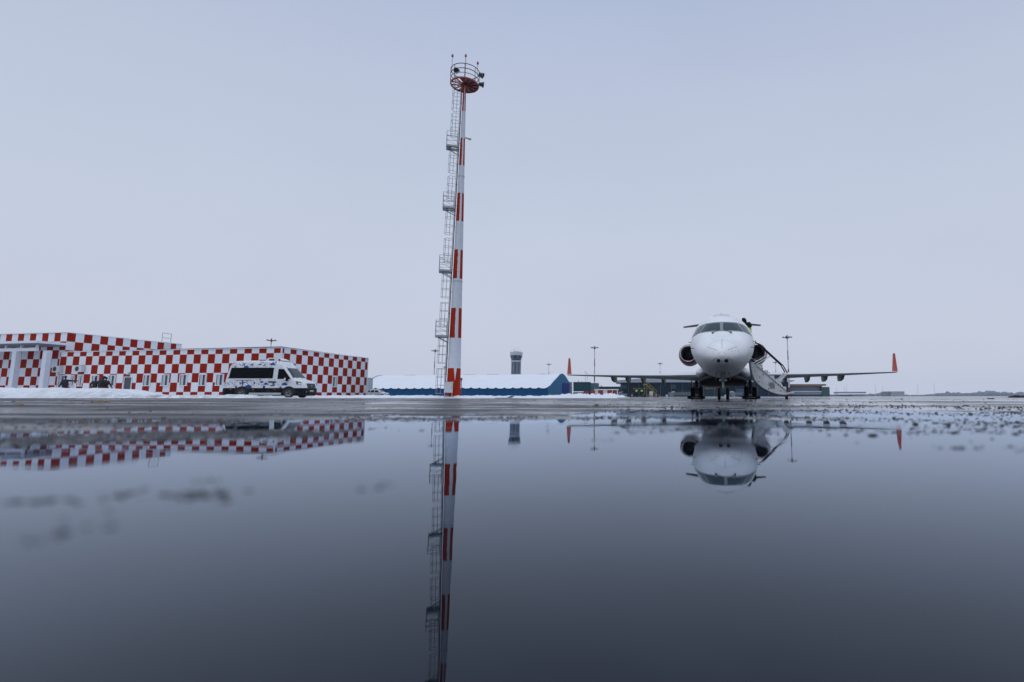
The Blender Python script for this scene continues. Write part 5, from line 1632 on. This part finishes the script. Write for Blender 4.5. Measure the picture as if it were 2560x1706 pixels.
    for y in (-.62, .30):
        m_ = MB(); m_.path([drape(bv, (5.70, y, 4), (0, 0, -1), .03), drape(bv, (5.58, y + .55, 4), (0, 0, -1), .03)], .014, 4); m_.build('wiper', BLACK, ws)
    # face
    m_ = MB(); patch(m_, bv, [(9, -.62, 1.17), (9, .62, 1.17), (9, .60, .80), (9, -.60, .80)], (-1, 0, 0), .020, 12, 6)
    gr = m_.build('grille', M('grille_black', (.010, .011, .013), .45), t, smooth=50)
    for k in range(4):
        m_ = MB(); m_.path([drape(bv, (9, y, .86 + .09 * k), (-1, 0, 0), .03) for y in [-.55 + .11 * j for j in range(11)]], .012, 4); m_.build('grille_bar', M('bar_dark', (.022, .024, .027), .4), gr)
    p = drape(bv, (9, 0, 1.0), (-1, 0, 0), .035); m_ = MB(); m_.M = Matrix.Translation(p) @ Matrix.Diagonal((1, 1, .42, 1)); m_.lathe([(.001, .012), (.11, .012), (.13, 0)], 20, axis='X'); m_.build('emblem', M('emblem_grey', (.22, .25, .30), .3, .5), gr)
    p = drape(bv, (9, -.0, .58), (-1, 0, 0), .02); m_ = MB(); m_.box(p + Vector((0, -.0, 0)), (.015, .52, .12)); m_.build('number_plate', M('plate_grey', (.42, .43, .45), .5), t)
    for y in (-.75, .75):
        p = drape(bv, (9, y, .50), (-1, 0, 0), .01); m_ = MB(); m_.M = Matrix.Translation(p); m_.lathe([(.001, .01), (.07, .012), (.085, 0)], 14, axis='X'); m_.build('fog_lamp', M('fog_grey', (.10, .11, .12), .2), t)
    # roof kit
    m_ = MB(); m_.prism([(3.05, 0), (3.15, .16), (3.35, .24), (4.05, .20), (4.40, .06), (4.42, 0)], lambda x, z: (x, -.52, 3.03 + z), lambda x, z: (x, .52, 3.03 + z)); ac = m_.build('roof_unit', WHITE, t)
    m_ = MB(); m_.box((3.55, -.525, 3.10), (.42, .02, .11)); m_.build('intake_grille', BLACK, ac)
    m_ = MB(); m_.box((2.75, 0, 3.075), (.55, .9, .05)); m_.build('roof_hatch', BLACK, t)
    for y in (-.72,):
        m_ = MB(); m_.tube((4.30, y, 2.98), (4.30, y, 3.06), .03, .03, 6); m_.M = Matrix.Translation((4.30, y, 3.04)); m_.lathe([(.08, 0), (.08, .08), (.03, .13), (.001, .13)], 12); m_.build('beacon', M('beacon_amber', (.30, .06, .02), .3), t)
    for y in (-.7, .7):
        m_ = MB(); p = drape(bv, (4.98, y, 4), (0, 0, -1), .01); m_.box(p, (.06, .10, .05)); m_.build('clearance_lamp', GREYM, t)


build_minibus()


def build_estate():
    Y = 119.0; x1 = at(967, HOR, Y).x
    t = thing('parked_car', 'small white estate car with dark windows parked before the blue hangar wall', 'car', (x1 - 4.45, Y + .85, gz(x1, Y)))
    st = [(0, .35, .70, .70), (.08, .24, 1.0, .80), (.2, .22, 1.35, .83), (.42, .2, 1.60, .85), (.8, .2, 1.66, .86), (2.0, .2, 1.66, .86), (2.5, .2, 1.60, .86), (2.9, .2, 1.38, .86), (3.35, .2, 1.08, .86), (3.5, .2, 1.02, .86), (4.05, .22, .92, .83), (4.3, .25, .80, .78), (4.42, .34, .60, .68)]
    mb = car_shell(st, 5, .95, .8, .18); bv = bvh_of(mb)
    mb.build('body', split_paint('estate_paint', (.03, .032, .036), (.60, .62, .65), .36), t, smooth=40)
    for sd in (-1, 1):
        y = 3 * sd
        for q in ([(.36, y, 1.44), (.78, y, 1.48), (.74, y, 1.02), (.24, y, 1.02)], [(.95, y, 1.50), (1.62, y, 1.50), (1.62, y, 1.0), (.86, y, 1.0)], [(1.76, y, 1.50), (2.40, y, 1.46), (2.86, y, 1.02), (1.76, y, 1.0)]):
            w = MB(); patch(w, bv, q, (0, -sd, 0), .012, 6, 4); w.build('window', GLASSD, t, smooth=60)
        for u in (.85, 3.45):
            a = MB(); k = 16; pts = [(u, .866 * sd, .25)] + [(u + .40 * math.cos(math.pi * j / k), .866 * sd, .32 + .38 * math.sin(math.pi * j / k)) for j in range(k + 1)]
            a.add(pts, [(0, j, j + 1) for j in range(1, k + 1)]); a.build('wheel_arch', M('arch_black', (.008, .009, .011), .8), t, recalc=False)
            add_wheel(t, Vector((u, .80 * sd, .31)), .31, .19, sd)
        m_ = MB(); m_.blob((2.62, .96 * sd, 1.08), .12, 3, 2, (.8, .7, .8), .05); m_.build('wing_mirror', WHITE, t)
        h = MB(); patch(h, bv, [(3.95, y, .84), (4.22, y, .78), (4.25, y, .62), (4.0, y, .66)], (0, -sd, 0), .012, 4, 3); h.build('headlight', M('headlight_dark', (.10, .11, .12), .12), t)
        h = MB(); h.path([(.5, .66 * sd, 1.69), (1.0, .66 * sd, 1.72), (2.1, .66 * sd, 1.70)], .02, 5); h.build('roof_rail', GREYM, t)
        h = MB(); patch(h, bv, [(.9, y, .72), (3.0, y, .72), (3.0, y, .64), (.9, y, .64)], (0, -sd, 0), .012, 8, 1); h.build('rubbing_strip', M('strip_grey', (.14, .14, .15), .6), t)
        r_ = MB(); patch(r_, bv, [(.10, y, .95), (.20, y, .95), (.20, y, .6), (.10, y, .6)], (0, -sd, 0), .012, 2, 3); r_.build('tail_lamp', M('tail_red', (.35, .02, .015), .3), t)
    w = MB(); patch(w, bv, [(2.55, -.62, 4), (2.55, .62, 4), (3.25, .72, 4), (3.25, -.72, 4)], (0, 0, -1), .012, 8, 6); w.build('windscreen', M('van_windscreen', (.045, .065, .075), .08), t, smooth=60)
    g = MB(); patch(g, bv, [(9, -.5, .66), (9, .5, .66), (9, .5, .42), (9, -.5, .42)], (-1, 0, 0), .015, 6, 3); g.build('grille', BLACK, t)


build_estate()


# ------------------------------------------------------------------ people
def person(name_label, loc, rz, scale=1.0, pose=None, cols=None, vest=None, hat=None, hood=False, group=None):
    """body grown as one skin over a posed skeleton; the figure faces -Y before rotation"""
    J = dict(pel=(0, 0, .95), sp=(0, 0, 1.15), ch=(0, 0, 1.34), nk=(0, 0, 1.50), hd=(0, -.01, 1.60),
             sl=(.17, 0, 1.42), el=(.25, .02, 1.14), wl=(.27, -.06, .90), sr=(-.17, 0, 1.42), er=(-.25, .02, 1.14), wr=(-.27, -.06, .90),
             hl=(.09, 0, .91), kl=(.11, -.02, .50), al=(.12, .02, .09), tl=(.13, -.15, .04), hr=(-.09, 0, .91), kr=(-.11, -.02, .50), ar=(-.12, .02, .09), tr=(-.13, -.15, .04))
    pose = dict(pose or {}); face = pose.pop('face', None); J.update(pose)
    rad = dict(pel=.172, sp=.172, ch=.180, nk=.06, hd=.06, sl=.095, el=.072, wl=.048, sr=.095, er=.072, wr=.048, hl=.095, kl=.068, al=.048, tl=.036, hr=.095, kr=.068, ar=.048, tr=.036)
    E = [('pel', 'sp', 'j'), ('sp', 'ch', 'j'), ('ch', 'nk', 'j'), ('nk', 'hd', 's'), ('ch', 'sl', 'j'), ('sl', 'el', 'j'), ('el', 'wl', 'j'), ('ch', 'sr', 'j'), ('sr', 'er', 'j'), ('er', 'wr', 'j'),
         ('pel', 'hl', 't'), ('hl', 'kl', 't'), ('kl', 'al', 't'), ('al', 'tl', 'b'), ('pel', 'hr', 't'), ('hr', 'kr', 't'), ('kr', 'ar', 't'), ('ar', 'tr', 'b')]
    J = {k: Vector(v) for k, v in J.items()}
    # hands: palm and five curled fingers
    for s in 'lr':
        w_, e_ = J['w' + s], J['e' + s]; d = (w_ - e_).normalized()
        sd = d.cross(Vector((0, 1, 0)))
        sd = sd.normalized() if sd.length > .1 else Vector((1, 0, 0))
        bend = sd.cross(d).normalized()
        J['p' + s] = w_ + d * .07; rad['p' + s] = .026; E.append(('w' + s, 'p' + s, 's'))
        for i, (o, ln) in enumerate(((-.030, .075), (-.010, .088), (.010, .082), (.028, .066))):
            k = f'f{s}{i}'; J[k] = w_ + d * .10 + sd * o; J[k + 'b'] = J[k] + d * ln * .5 + sd * o * .15; J[k + 'c'] = J[k + 'b'] + d * ln * .35 - bend * ln * .35
            rad[k] = .011; rad[k + 'b'] = .009; rad[k + 'c'] = .008
            E += [('p' + s, k, 's'), (k, k + 'b', 's'), (k + 'b', k + 'c', 's')]
        k = f'f{s}t'; J[k] = w_ + d * .05 - sd * .040; J[k + 'b'] = J[k] + d * .045 - sd * .022; rad[k] = .012; rad[k + 'b'] = .009
        E += [('p' + s, k, 's'), (k, k + 'b', 's')]
    names = list(J)

    def skin(edges, rads, nodes, root, lv=1):
        me = bpy.data.meshes.new('body'); me.from_pydata([J[k] for k in nodes], [(nodes.index(a), nodes.index(b)) for a, b, *_ in edges], [])
        o = bpy.data.objects.new('body', me); COL.objects.link(o)
        md = o.modifiers.new('s', 'SKIN'); md.use_smooth_shade = True
        for i, k in enumerate(nodes):
            sv = me.skin_vertices[0].data[i]; sv.radius = (rads[k], rads[k]); sv.use_root = (k == root)
        sb = o.modifiers.new('u', 'SUBSURF'); sb.levels = lv; sb.render_levels = lv
        dg = bpy.context.evaluated_depsgraph_get()
        r = bpy.data.meshes.new_from_object(o.evaluated_get(dg))
        bpy.data.objects.remove(o); return r
    me = skin(E, rad, names, 'pel')
    mats = cols or {}
    order = ['j', 't', 'b', 's', 'e']
    ml = [mats.get('j', NAVY), mats.get('t', CHAR), mats.get('b', BLACK), mats.get('s', SKIN), M('eye_dark', (.02, .02, .02), .3)]
    bm = bmesh.new(); bm.from_mesh(me)
    segs = [(J[a], J[b], c) for a, b, c in E]
    for f in bm.faces:
        c = f.calc_center_median(); best = None
        for a, b, k in segs:
            ab = b - a; tt = max(0, min(1, (c - a).dot(ab) / max(1e-9, ab.length_squared))); dd = (a + ab * tt - c).length
            if best is None or dd < best[0]: best = (dd, k)
        f.material_index = order.index(best[1]); f.smooth = True
    # head: shaped, with brow, nose, chin, ears, eyes and mouth
    hc = J['hd'] + (J['hd'] - J['nk']).normalized() * .09
    up = (J['hd'] - J['nk']).normalized(); fw_ = Vector((0, -1, 0)); fw_ = (fw_ - up * fw_.dot(up)).normalized()
    if face: fw_ = Vector(face); fw_ = (fw_ - up * fw_.dot(up)).normalized()
    rt = fw_.cross(up)
    ret = bmesh.ops.create_uvsphere(bm, u_segments=20, v_segments=14, radius=1)
    vs = ret['verts']
    for v in vs:
        x, y, z = v.co
        wd = .076 * (1 - .22 * max(0, -z)); dp = .098 * (1 - .10 * max(0, -z)); ht = .118
        fx = -y * dp
        front = max(0, -y)
        if front > .8 and abs(x) < .25 and -.35 < z < .12: fx += .026 * (1 - abs(x) / .25)
        if front > .5 and z < -.6: fx += .010
        if front > .7 and abs(abs(x) - .38) < .2 and .0 < z < .25: fx -= .006
        if abs(x) > .93 and abs(z) < .25: x *= 1.13
        v.co = hc + rt * (x * wd) + fw_ * fx + up * (z * ht)
    for f in {f for v in vs for f in v.link_faces}:
        c = f.calc_center_median() - hc; a, b, d = c.dot(rt) / .076, c.dot(fw_) / .098, c.dot(up) / .118
        f.smooth = True
        f.material_index = 4 if (b > .6 and ((abs(abs(a) - .38) < .13 and .02 < d < .16) or (abs(a) < .25 and -.62 < d < -.50))) else 3
    bm.to_mesh(me); bm.free()
    me.materials.clear()
    for m in ml: me.materials.append(m)
    body = bpy.data.objects.new('person', me); COL.objects.link(body)
    body.location = loc; body.rotation_euler = (0, 0, rz); body.scale = (scale,) * 3
    tag(body, name_label, 'person', group)
    # headwear
    h = MB(); fr = Matrix((rt, fw_, up)).transposed().to_4x4(); h.M = Matrix.Translation(hc) @ fr
    pts, fs = [], []
    big = (1.28 if hood is True else hood) if hood else 1.12
    lo = -.9 if hood else .12
    for i in range(9):
        ph = math.pi / 2 - (math.pi / 2 - math.asin(lo)) * i / 8
        for k in range(18):
            a = 2 * math.pi * k / 18
            y = math.sin(a)
            zz = math.sin(ph)
            if y > .35 and hood: zz = max(zz, .25)
            rr = math.cos(ph) if not (y > .35 and hood) else math.sqrt(max(0, 1 - zz * zz))
            pts.append((rr * math.cos(a) * .080 * big, rr * y * .102 * big, zz * .120 * big))
    for i in range(8):
        for k in range(18): fs.append((i * 18 + k, i * 18 + (k + 1) % 18, (i + 1) * 18 + (k + 1) % 18, (i + 1) * 18 + k))
    h.add(pts, fs); hb = h.build('hood' if hood else 'hat', hat or CHAR, body, smooth=70)
    if vest:
        r2 = {k: v + .022 for k, v in rad.items()}; r2['sp'] = .196; r2['ch'] = .203
        J['pv'] = J['pel'].lerp(J['sp'], -.05); r2['pv'] = .194
        J['vl'] = J['ch'].lerp(J['sl'], .85); J['vr'] = J['ch'].lerp(J['sr'], .85); r2['vl'] = r2['vr'] = .108
        nn = ['pv', 'sp', 'ch', 'vl', 'vr']
        vm = skin([('pv', 'sp'), ('sp', 'ch'), ('ch', 'vl'), ('ch', 'vr')], r2, nn, 'pv')
        vm.materials.clear(); vm.materials.append(vest)
        vo = bpy.data.objects.new('hi_vis_vest', vm); COL.objects.link(vo); vo.parent = body
        bd = MB()
        zc = (J['sp'] - J['pv'])
        c = J['pv'].lerp(J['sp'], .55)
        bd.lathe([(.203, -.022), (.207, -.02), (.207, .02), (.203, .022)], 20, tuple(c))
        bd.build('reflective_band', M('reflective_grey', (.55, .57, .58), .3), vo, smooth=60)
    return body


def build_people():
    # behind the snow mound: one points along the wall with an outstretched arm
    p = at(158, HOR, 46.4)
    person('person in dark jacket and cap pointing with one arm outstretched behind the snow bank', (p.x, 46.4, gz(p.x, 46.4)), R(20), 1.03,
           dict(el=(.45, -.02, 1.40), wl=(.72, -.06, 1.40), er=(-.27, .03, 1.16), wr=(-.34, -.02, .92), face=(.8, -.6, 0)), dict(j=NAVY, t=CHAR), None, M('cap_dark', (.03, .012, .014), .8))
    p = at(247, HOR, 46.0)
    hp = person('person in big hooded dark coat with hi vis sleeve bent behind the snow bank', (p.x, 46.0, gz(p.x, 46.0)), R(170), 1.02,
           dict(sp=(0, -.04, 1.14), ch=(0, -.10, 1.34), nk=(0, -.16, 1.50), hd=(0, -.19, 1.58), sl=(.22, -.10, 1.42), el=(.40, -.12, 1.18), wl=(.36, -.30, 1.02), sr=(-.22, -.10, 1.42), er=(-.40, -.14, 1.20), wr=(-.30, -.38, 1.30)),
           dict(j=CHAR, t=CHAR), None, CHAR, hood=True)
    v = MB(); v.tube((.395, -.14, 1.16), (.37, -.26, 1.06), .085, .075, 12); v.tube((.37, -.26, 1.06), (.363, -.29, 1.03), .075, .06, 12); v.build('hi_vis_cuff', HIVIS, hp, smooth=60)
    p = at(233.5, HOR, 46.6)
    person('person in plain dark coat mostly hidden at one shoulder of the hooded one', (p.x, 46.6, gz(p.x, 46.6)), R(200), .96, dict(el=(.34, .02, 1.18), wl=(.30, -.15, .98)), dict(j=M('dark_green_cloth', (.012, .020, .016), .85), t=CHAR), None, CHAR)
    p = at(260, HOR, 46.7)
    person('person in dark jacket with reddish sleeve standing on the far side of the hooded one', (p.x, 46.7, gz(p.x, 46.7)), R(190), .98, dict(el=(.36, .0, 1.16), wl=(.40, -.12, .95), er=(-.36, 0, 1.16), wr=(-.40, -.12, .95)), dict(j=M('maroon_cloth', (.040, .012, .014), .85), t=CHAR), None, CHAR)
    g = 'apron workers in yellow vests'
    for px, rz, pose, lab in ((1591.5, 175, dict(el=(.28, -.02, 1.16), wl=(.20, -.2, 1.08)), 'person in yellow hi vis vest standing with arms folded in, farther from the yellow stairs'),
                              (1604.5, 165, dict(er=(-.28, .02, 1.14), wr=(-.34, -.10, .92)), 'person in yellow hi vis vest beside the yellow steps, one arm held out')):
        p = at(px, HOR, 102); person(lab, (p.x, 102, gz(p.x, 102)), R(rz), 1.0, pose, dict(j=NAVY, t=NAVY), HIVIS, CHAR, group=g)
    # on the far engine, leaning against the tail: seen over the cockpit roof
    q = JETM @ Vector((19.6, -1.86, 3.66))
    e_ = person('person in yellow vest and black hood leaning over behind the jet cockpit roof', q, R(-8), 1.10,
           dict(sp=(-.02, 0, 1.14), ch=(-.05, -.02, 1.34), nk=(-.15, -.03, 1.50), hd=(-.21, -.04, 1.58), sl=(.10, 0, 1.46), el=(.14, -.16, 1.22), wl=(-.06, -.30, 1.20), sr=(-.22, 0, 1.36), er=(-.42, -.16, 1.18), wr=(-.50, -.30, 1.26), face=(-.7, -.7, -.2)),
           dict(j=BLACK, t=CHAR, s=BLACK), None, BLACK, hood=1.55)
    v = MB(); v.tube((-.02, 0, .90), (-.02, 0, 1.14), .205, .20, 16); v.tube((-.02, 0, 1.14), (-.035, -.01, 1.27), .20, .19, 16); v.build('hi_vis_vest', HIVIS, e_, smooth=60)


build_people()


# ------------------------------------------------------------------ apron equipment in front of the terminal
def build_equipment():
    RDP = M('shed_red', (.26, .022, .018), .5, var=.1); WP = M('shed_white', (.60, .62, .65), .5, var=.05)
    # red shed with white posts
    Y = 112; x0, x1 = at(1487, HOR, Y).x, at(1545, HOR, Y).x; W_ = x1 - x0; zb = gz(x0, Y)
    t = thing('red_shed', 'red walled open shed with white posts and a snowy flat roof behind the snow heap', 'shed', (x0, Y, zb))
    m = MB(); m.box((W_ / 2, 1.2, .72), (W_ - .2, 2.2, 1.44)); m.build('wall', RDP, t)
    m = MB(); m.box((W_ / 2, 1.1, 1.54), (W_ + .25, 2.8, .16)); m.build('roof', SNOWC, t)
    for px, wd in ((1491, 9), (1513, 10.5), (1531, 1.5), (1543.5, 2.5)):
        m = MB(); u = at(px, HOR, Y).x - x0; k = wd / FPX * Y; m.box((u, .06, .70), (k, .14, 1.46)); m.build('panel', WP, t)
    Y = 110; x0 = at(1464, HOR, Y).x
    t = thing('red_bin', 'small red skip half sunk in the snow heap', 'skip', (x0, Y, gz(x0, Y)))
    m = MB(); m.prism([(-.42, .1), (.42, .1), (.55, 1.2), (-.55, 1.2)], lambda x, z: (x, -.5, z), lambda x, z: (x, .5, z)); m.build('body', RDP, t)
    m = MB(); m.box((0, 0, 1.22), (1.16, 1.08, .06)); m.build('rim', M('bin_rim', (.18, .02, .02), .5), t)
    x0 = at(1482, HOR, Y).x
    t = thing('red_cabinet', 'dull red cabinet standing against the end of the red shed', 'cabinet', (x0, Y, gz(x0, Y)))
    m = MB(); m.box((0, 0, .68), (.86, .6, 1.36)); m.build('body', M('dull_red', (.20, .03, .03), .6), t); m = MB(); m.box((0, -.31, .7), (.7, .02, 1.1)); m.build('door', RDP, t)
    x0 = at(1446, HOR, Y).x
    t = thing('baggage_trailer', 'flat trailer with white snow covered deck beside the red skip', 'trailer', (x0, Y, gz(x0, Y)))
    m = MB(); m.box((0, 0, 1.08), (2.1, 1.2, .16)); m.build('deck', SNOWC, t)
    m = MB(); m.box((0, 0, .92), (2.0, 1.1, .14)); m.build('frame', M('trailer_blue', (.04, .08, .12), .5), t)
    for x in (-.85, .05, .85):
        m = MB(); m.box((x, -.4, .45), (.28 if x else .5, .1, .86)); m.build('leg', M('trailer_blue', (.04, .08, .12), .5) if x < 0 else WP, t)
    # yellow boarding steps
    Y = 130; xa = at(1611, HOR, Y).x; zb = gz(xa, Y)
    YL = M('steps_yellow', (.20, .17, .020), .5, var=.1)
    t = thing('boarding_steps', 'yellow wheeled aircraft boarding steps parked behind the two workers', 'boarding steps', (xa, Y, zb))
    m = MB(); m.box((.25, 0, 2.95), (.9, 1.6, .12)); m.build('platform', M('platform_pale', (.45, .42, .35), .6), t)
    for x in (0, .55):
        for y in (-.7, .7):
            m = MB(); m.beam((x, y, 0), (x, y, 3.9 if x == 0 else 3.2), .12, .12); m.build('leg', YL, t)
    for y in (-.7, .7):
        m = MB(); m.beam((.5, y, 2.9), (3.0, y, .5), .16, .22); m.build('stringer', YL, t)
        m = MB(); m.beam((.5, y, 3.7), (3.0, y, 1.35), .07, .07)
        for k in range(4): m.beam((.6 + .75 * k, y, 2.8 - .72 * k), (.6 + .75 * k, y, 3.6 - .71 * k), .05, .05)
        m.build('handrail', YL, t)
    for k in range(9):
        m = MB(); m.box((.7 + .27 * k, 0, 2.72 - .26 * k), (.28, 1.3, .05)); m.build('tread', GREYM, t)
    m = MB(); m.box((1.6, 0, .45), (4.2, 1.4, .22)); m.build('chassis', YL, t)
    for x in (0, 3.0):
        for y in (-.7, .7):
            m = MB(); m.M = Matrix.Translation((x, y, .28)); m.lathe([(.05, -.1), (.28, -.08), (.28, .08), (.05, .1)], 14, axis='Y'); m.build('wheel', BLACK, t)
    m = MB(); m.beam((-2.6, .9, 2.05), (2.2, .9, 2.05), .16, .16); m.beam((-2.6, .9, 1.75), (-1.9, .9, 2.05), .1, .1); m.build('tow_boom', YL, t)
    Y = 126; x0 = at(1628, HOR, Y).x
    t = thing('service_cart', 'white service cart with pinkish lower panel in front of the yellow boarding steps', 'cart', (x0, Y, gz(x0, Y)))
    m = MB(); m.box((0, 0, .92), (.78, .7, .80)); m.build('body', WP, t); m = MB(); m.box((0, -.02, .28), (.66, .66, .48)); m.build('lower_panel', M('panel_pink', (.42, .27, .24), .6), t)
    for px, Y, lab in ((1667, 112, 'white plastic barrel on the apron left of the grey power cart'), (1814, 116, 'white plastic barrel seen between the nose wheels of the jet')):
        x0 = at(px, HOR, Y).x; o = MB(); o.lathe([(.001, 0), (.20, 0), (.215, .06), (.205, .22), (.215, .28), (.205, .36), (.215, .44), (.19, .52), (.001, .52)], 18)
        b_ = o.build('plastic_barrel', M('barrel_white', (.62, .64, .67), .5), None, smooth=40); b_.location = (x0, Y, gz(x0, Y)); tag(b_, lab, 'barrel', 'white barrels on the apron')
    GT = M('cart_teal', (.11, .15, .17), .5, var=.06)
    for px0, px1, ps, lab in ((1672, 1728, 1683, 'long grey blue ground power cart with a white cover behind the left main wheels'), (1826, 1856, 1830, 'grey blue ground power cart behind the nose gear with a snow patch on top')):
        Y = 140; xa, xb = at(px0, HOR, Y).x, at(px1, HOR, Y).x; wd = xb - xa
        t = thing('ground_power_cart', lab, 'power cart', ((xa + xb) / 2, Y, gz(xa, Y)), 0, 'ground power carts by the terminal')
        m = MB(); m.box((0, 0, .80), (wd, 1.6, .86)); m.build('body', GT, t)
        m = MB(); m.box((0, 0, .26), (wd - .3, 1.4, .20)); m.build('chassis', BLACK, t)
        cx = at(ps, HOR, Y).x - (xa + xb) / 2
        m = MB(); m.prism([(cx - .45, 1.235), (cx + .42, 1.235), (cx + .30, 1.42), (cx - .15, 1.40)], lambda x, z: (x, -.6, z), lambda x, z: (x, .6, z)); m.build('cover', SNOWC, t)
        m = MB(); m.box((-wd / 2 + .6, -.805, .62), (1.0, .02, 1.10)); m.build('panel', M('cart_panel', (.20, .23, .26), .5), t)
        for x in (-wd * .36, wd * .36):
            for y in (-.7, .7):
                m = MB(); m.M = Matrix.Translation((x, y, .22)); m.lathe([(.05, -.08), (.22, -.07), (.22, .07), (.05, .08)], 12, axis='Y'); m.build('wheel', BLACK, t)
    CO = M('cone_orange', (.36, .08, .05), .6); cg = 'traffic cones by the boarding steps'
    first = None
    for px, lab in ((1566, 'faded orange traffic cone at the end of the snow heap, farther from the workers'), (1580, 'faded orange traffic cone close beside the two workers in vests'), (1641, 'faded orange traffic cone just past the white service cart')):
        Y = 118; x0 = at(px, HOR, Y).x
        if first is None:
            first = thing('traffic_cone', lab, 'traffic cone', (x0, Y, gz(x0, Y)), 0, cg)
            m = MB(); m.lathe([(.20, .04), (.16, .20), (.05, .74), (.001, .75)], 16); m.build('cone', CO, first, smooth=50)
            m = MB(); m.lathe([(.131, .34), (.138, .33), (.105, .48), (.098, .48)], 16); m.build('sleeve', WP, first, smooth=50)
            m = MB(); m.box((0, 0, .02), (.46, .46, .04)); m.build('base', BLACK, first)
        else: dup(first, (x0, Y, gz(x0, Y)), .4, lab)
    # low grey barrier and tarpaulin between snow heap and workers
    Y = 116; x0 = at(1556, HOR, Y).x
    t = thing('covered_crate', 'low grey crate under a tilted snowy lid at the end of the snow heap', 'crate', (x0, Y, gz(x0, Y)))
    m = MB(); m.box((0, 0, .38), (1.9, .9, .74)); m.build('body', M('crate_grey', (.20, .23, .26), .6), t)
    m = MB(); m.box((-.35, 0, 1.02), (1.0, 1.0, .06), rot=Matrix.Rotation(R(-18), 3, 'Y')); m.box((-.6, .3, .8), (.06, .06, .5)); m.box((-.1, .3, .85), (.06, .06, .5)); m.build('lid', SNOWC, t)
    # dark clods out on the right of the apron
    for px, py, Y, s, lab in ((2548, 990, 62, .62, 'dark mound of swept earth at the far right of the apron'), (2478, 998, 26, .085, 'dark clod lying on the apron before the dark mound')):
        p = at(px, HOR, Y); o = MB()
        for k in range(9):
            rnd = random.Random(k + int(px)); o.blob((p.x + rnd.uniform(-1.2, 1.2) * s, Y + rnd.uniform(-.6, .6) * s, gz(p.x, Y) + s * .15 * rnd.random()), s * rnd.uniform(.35, .75), k, 2, (1.2, 1, .55), .6)
        e = o.build('earth_mound' if s > .3 else 'earth_clod', M('dark_earth', (.018, .015, .013), .9, var=.4, scale=6), None, smooth=60); tag(e, lab, 'mound' if s > .3 else 'clod')


build_equipment()


# ------------------------------------------------------------------ cold haze over the airfield
def build_haze():
    m = bpy.data.materials.new('haze_air'); m.use_nodes = True
    nt = m.node_tree; nt.nodes.clear()
    o = nt.nodes.new('ShaderNodeOutputMaterial'); v = nt.nodes.new('ShaderNodeVolumePrincipled')
    v.inputs['Color'].default_value = (.86, .91, 1.0, 1); v.inputs['Density'].default_value = .00013; v.inputs['Anisotropy'].default_value = .2
    nt.links.new(v.outputs['Volume'], o.inputs['Volume'])
    mb = MB(); mb.box((0, 0, 24), (4400, 4400, 50)); h = mb.build('haze', m)
    tag(h, kind='stuff')


build_haze()
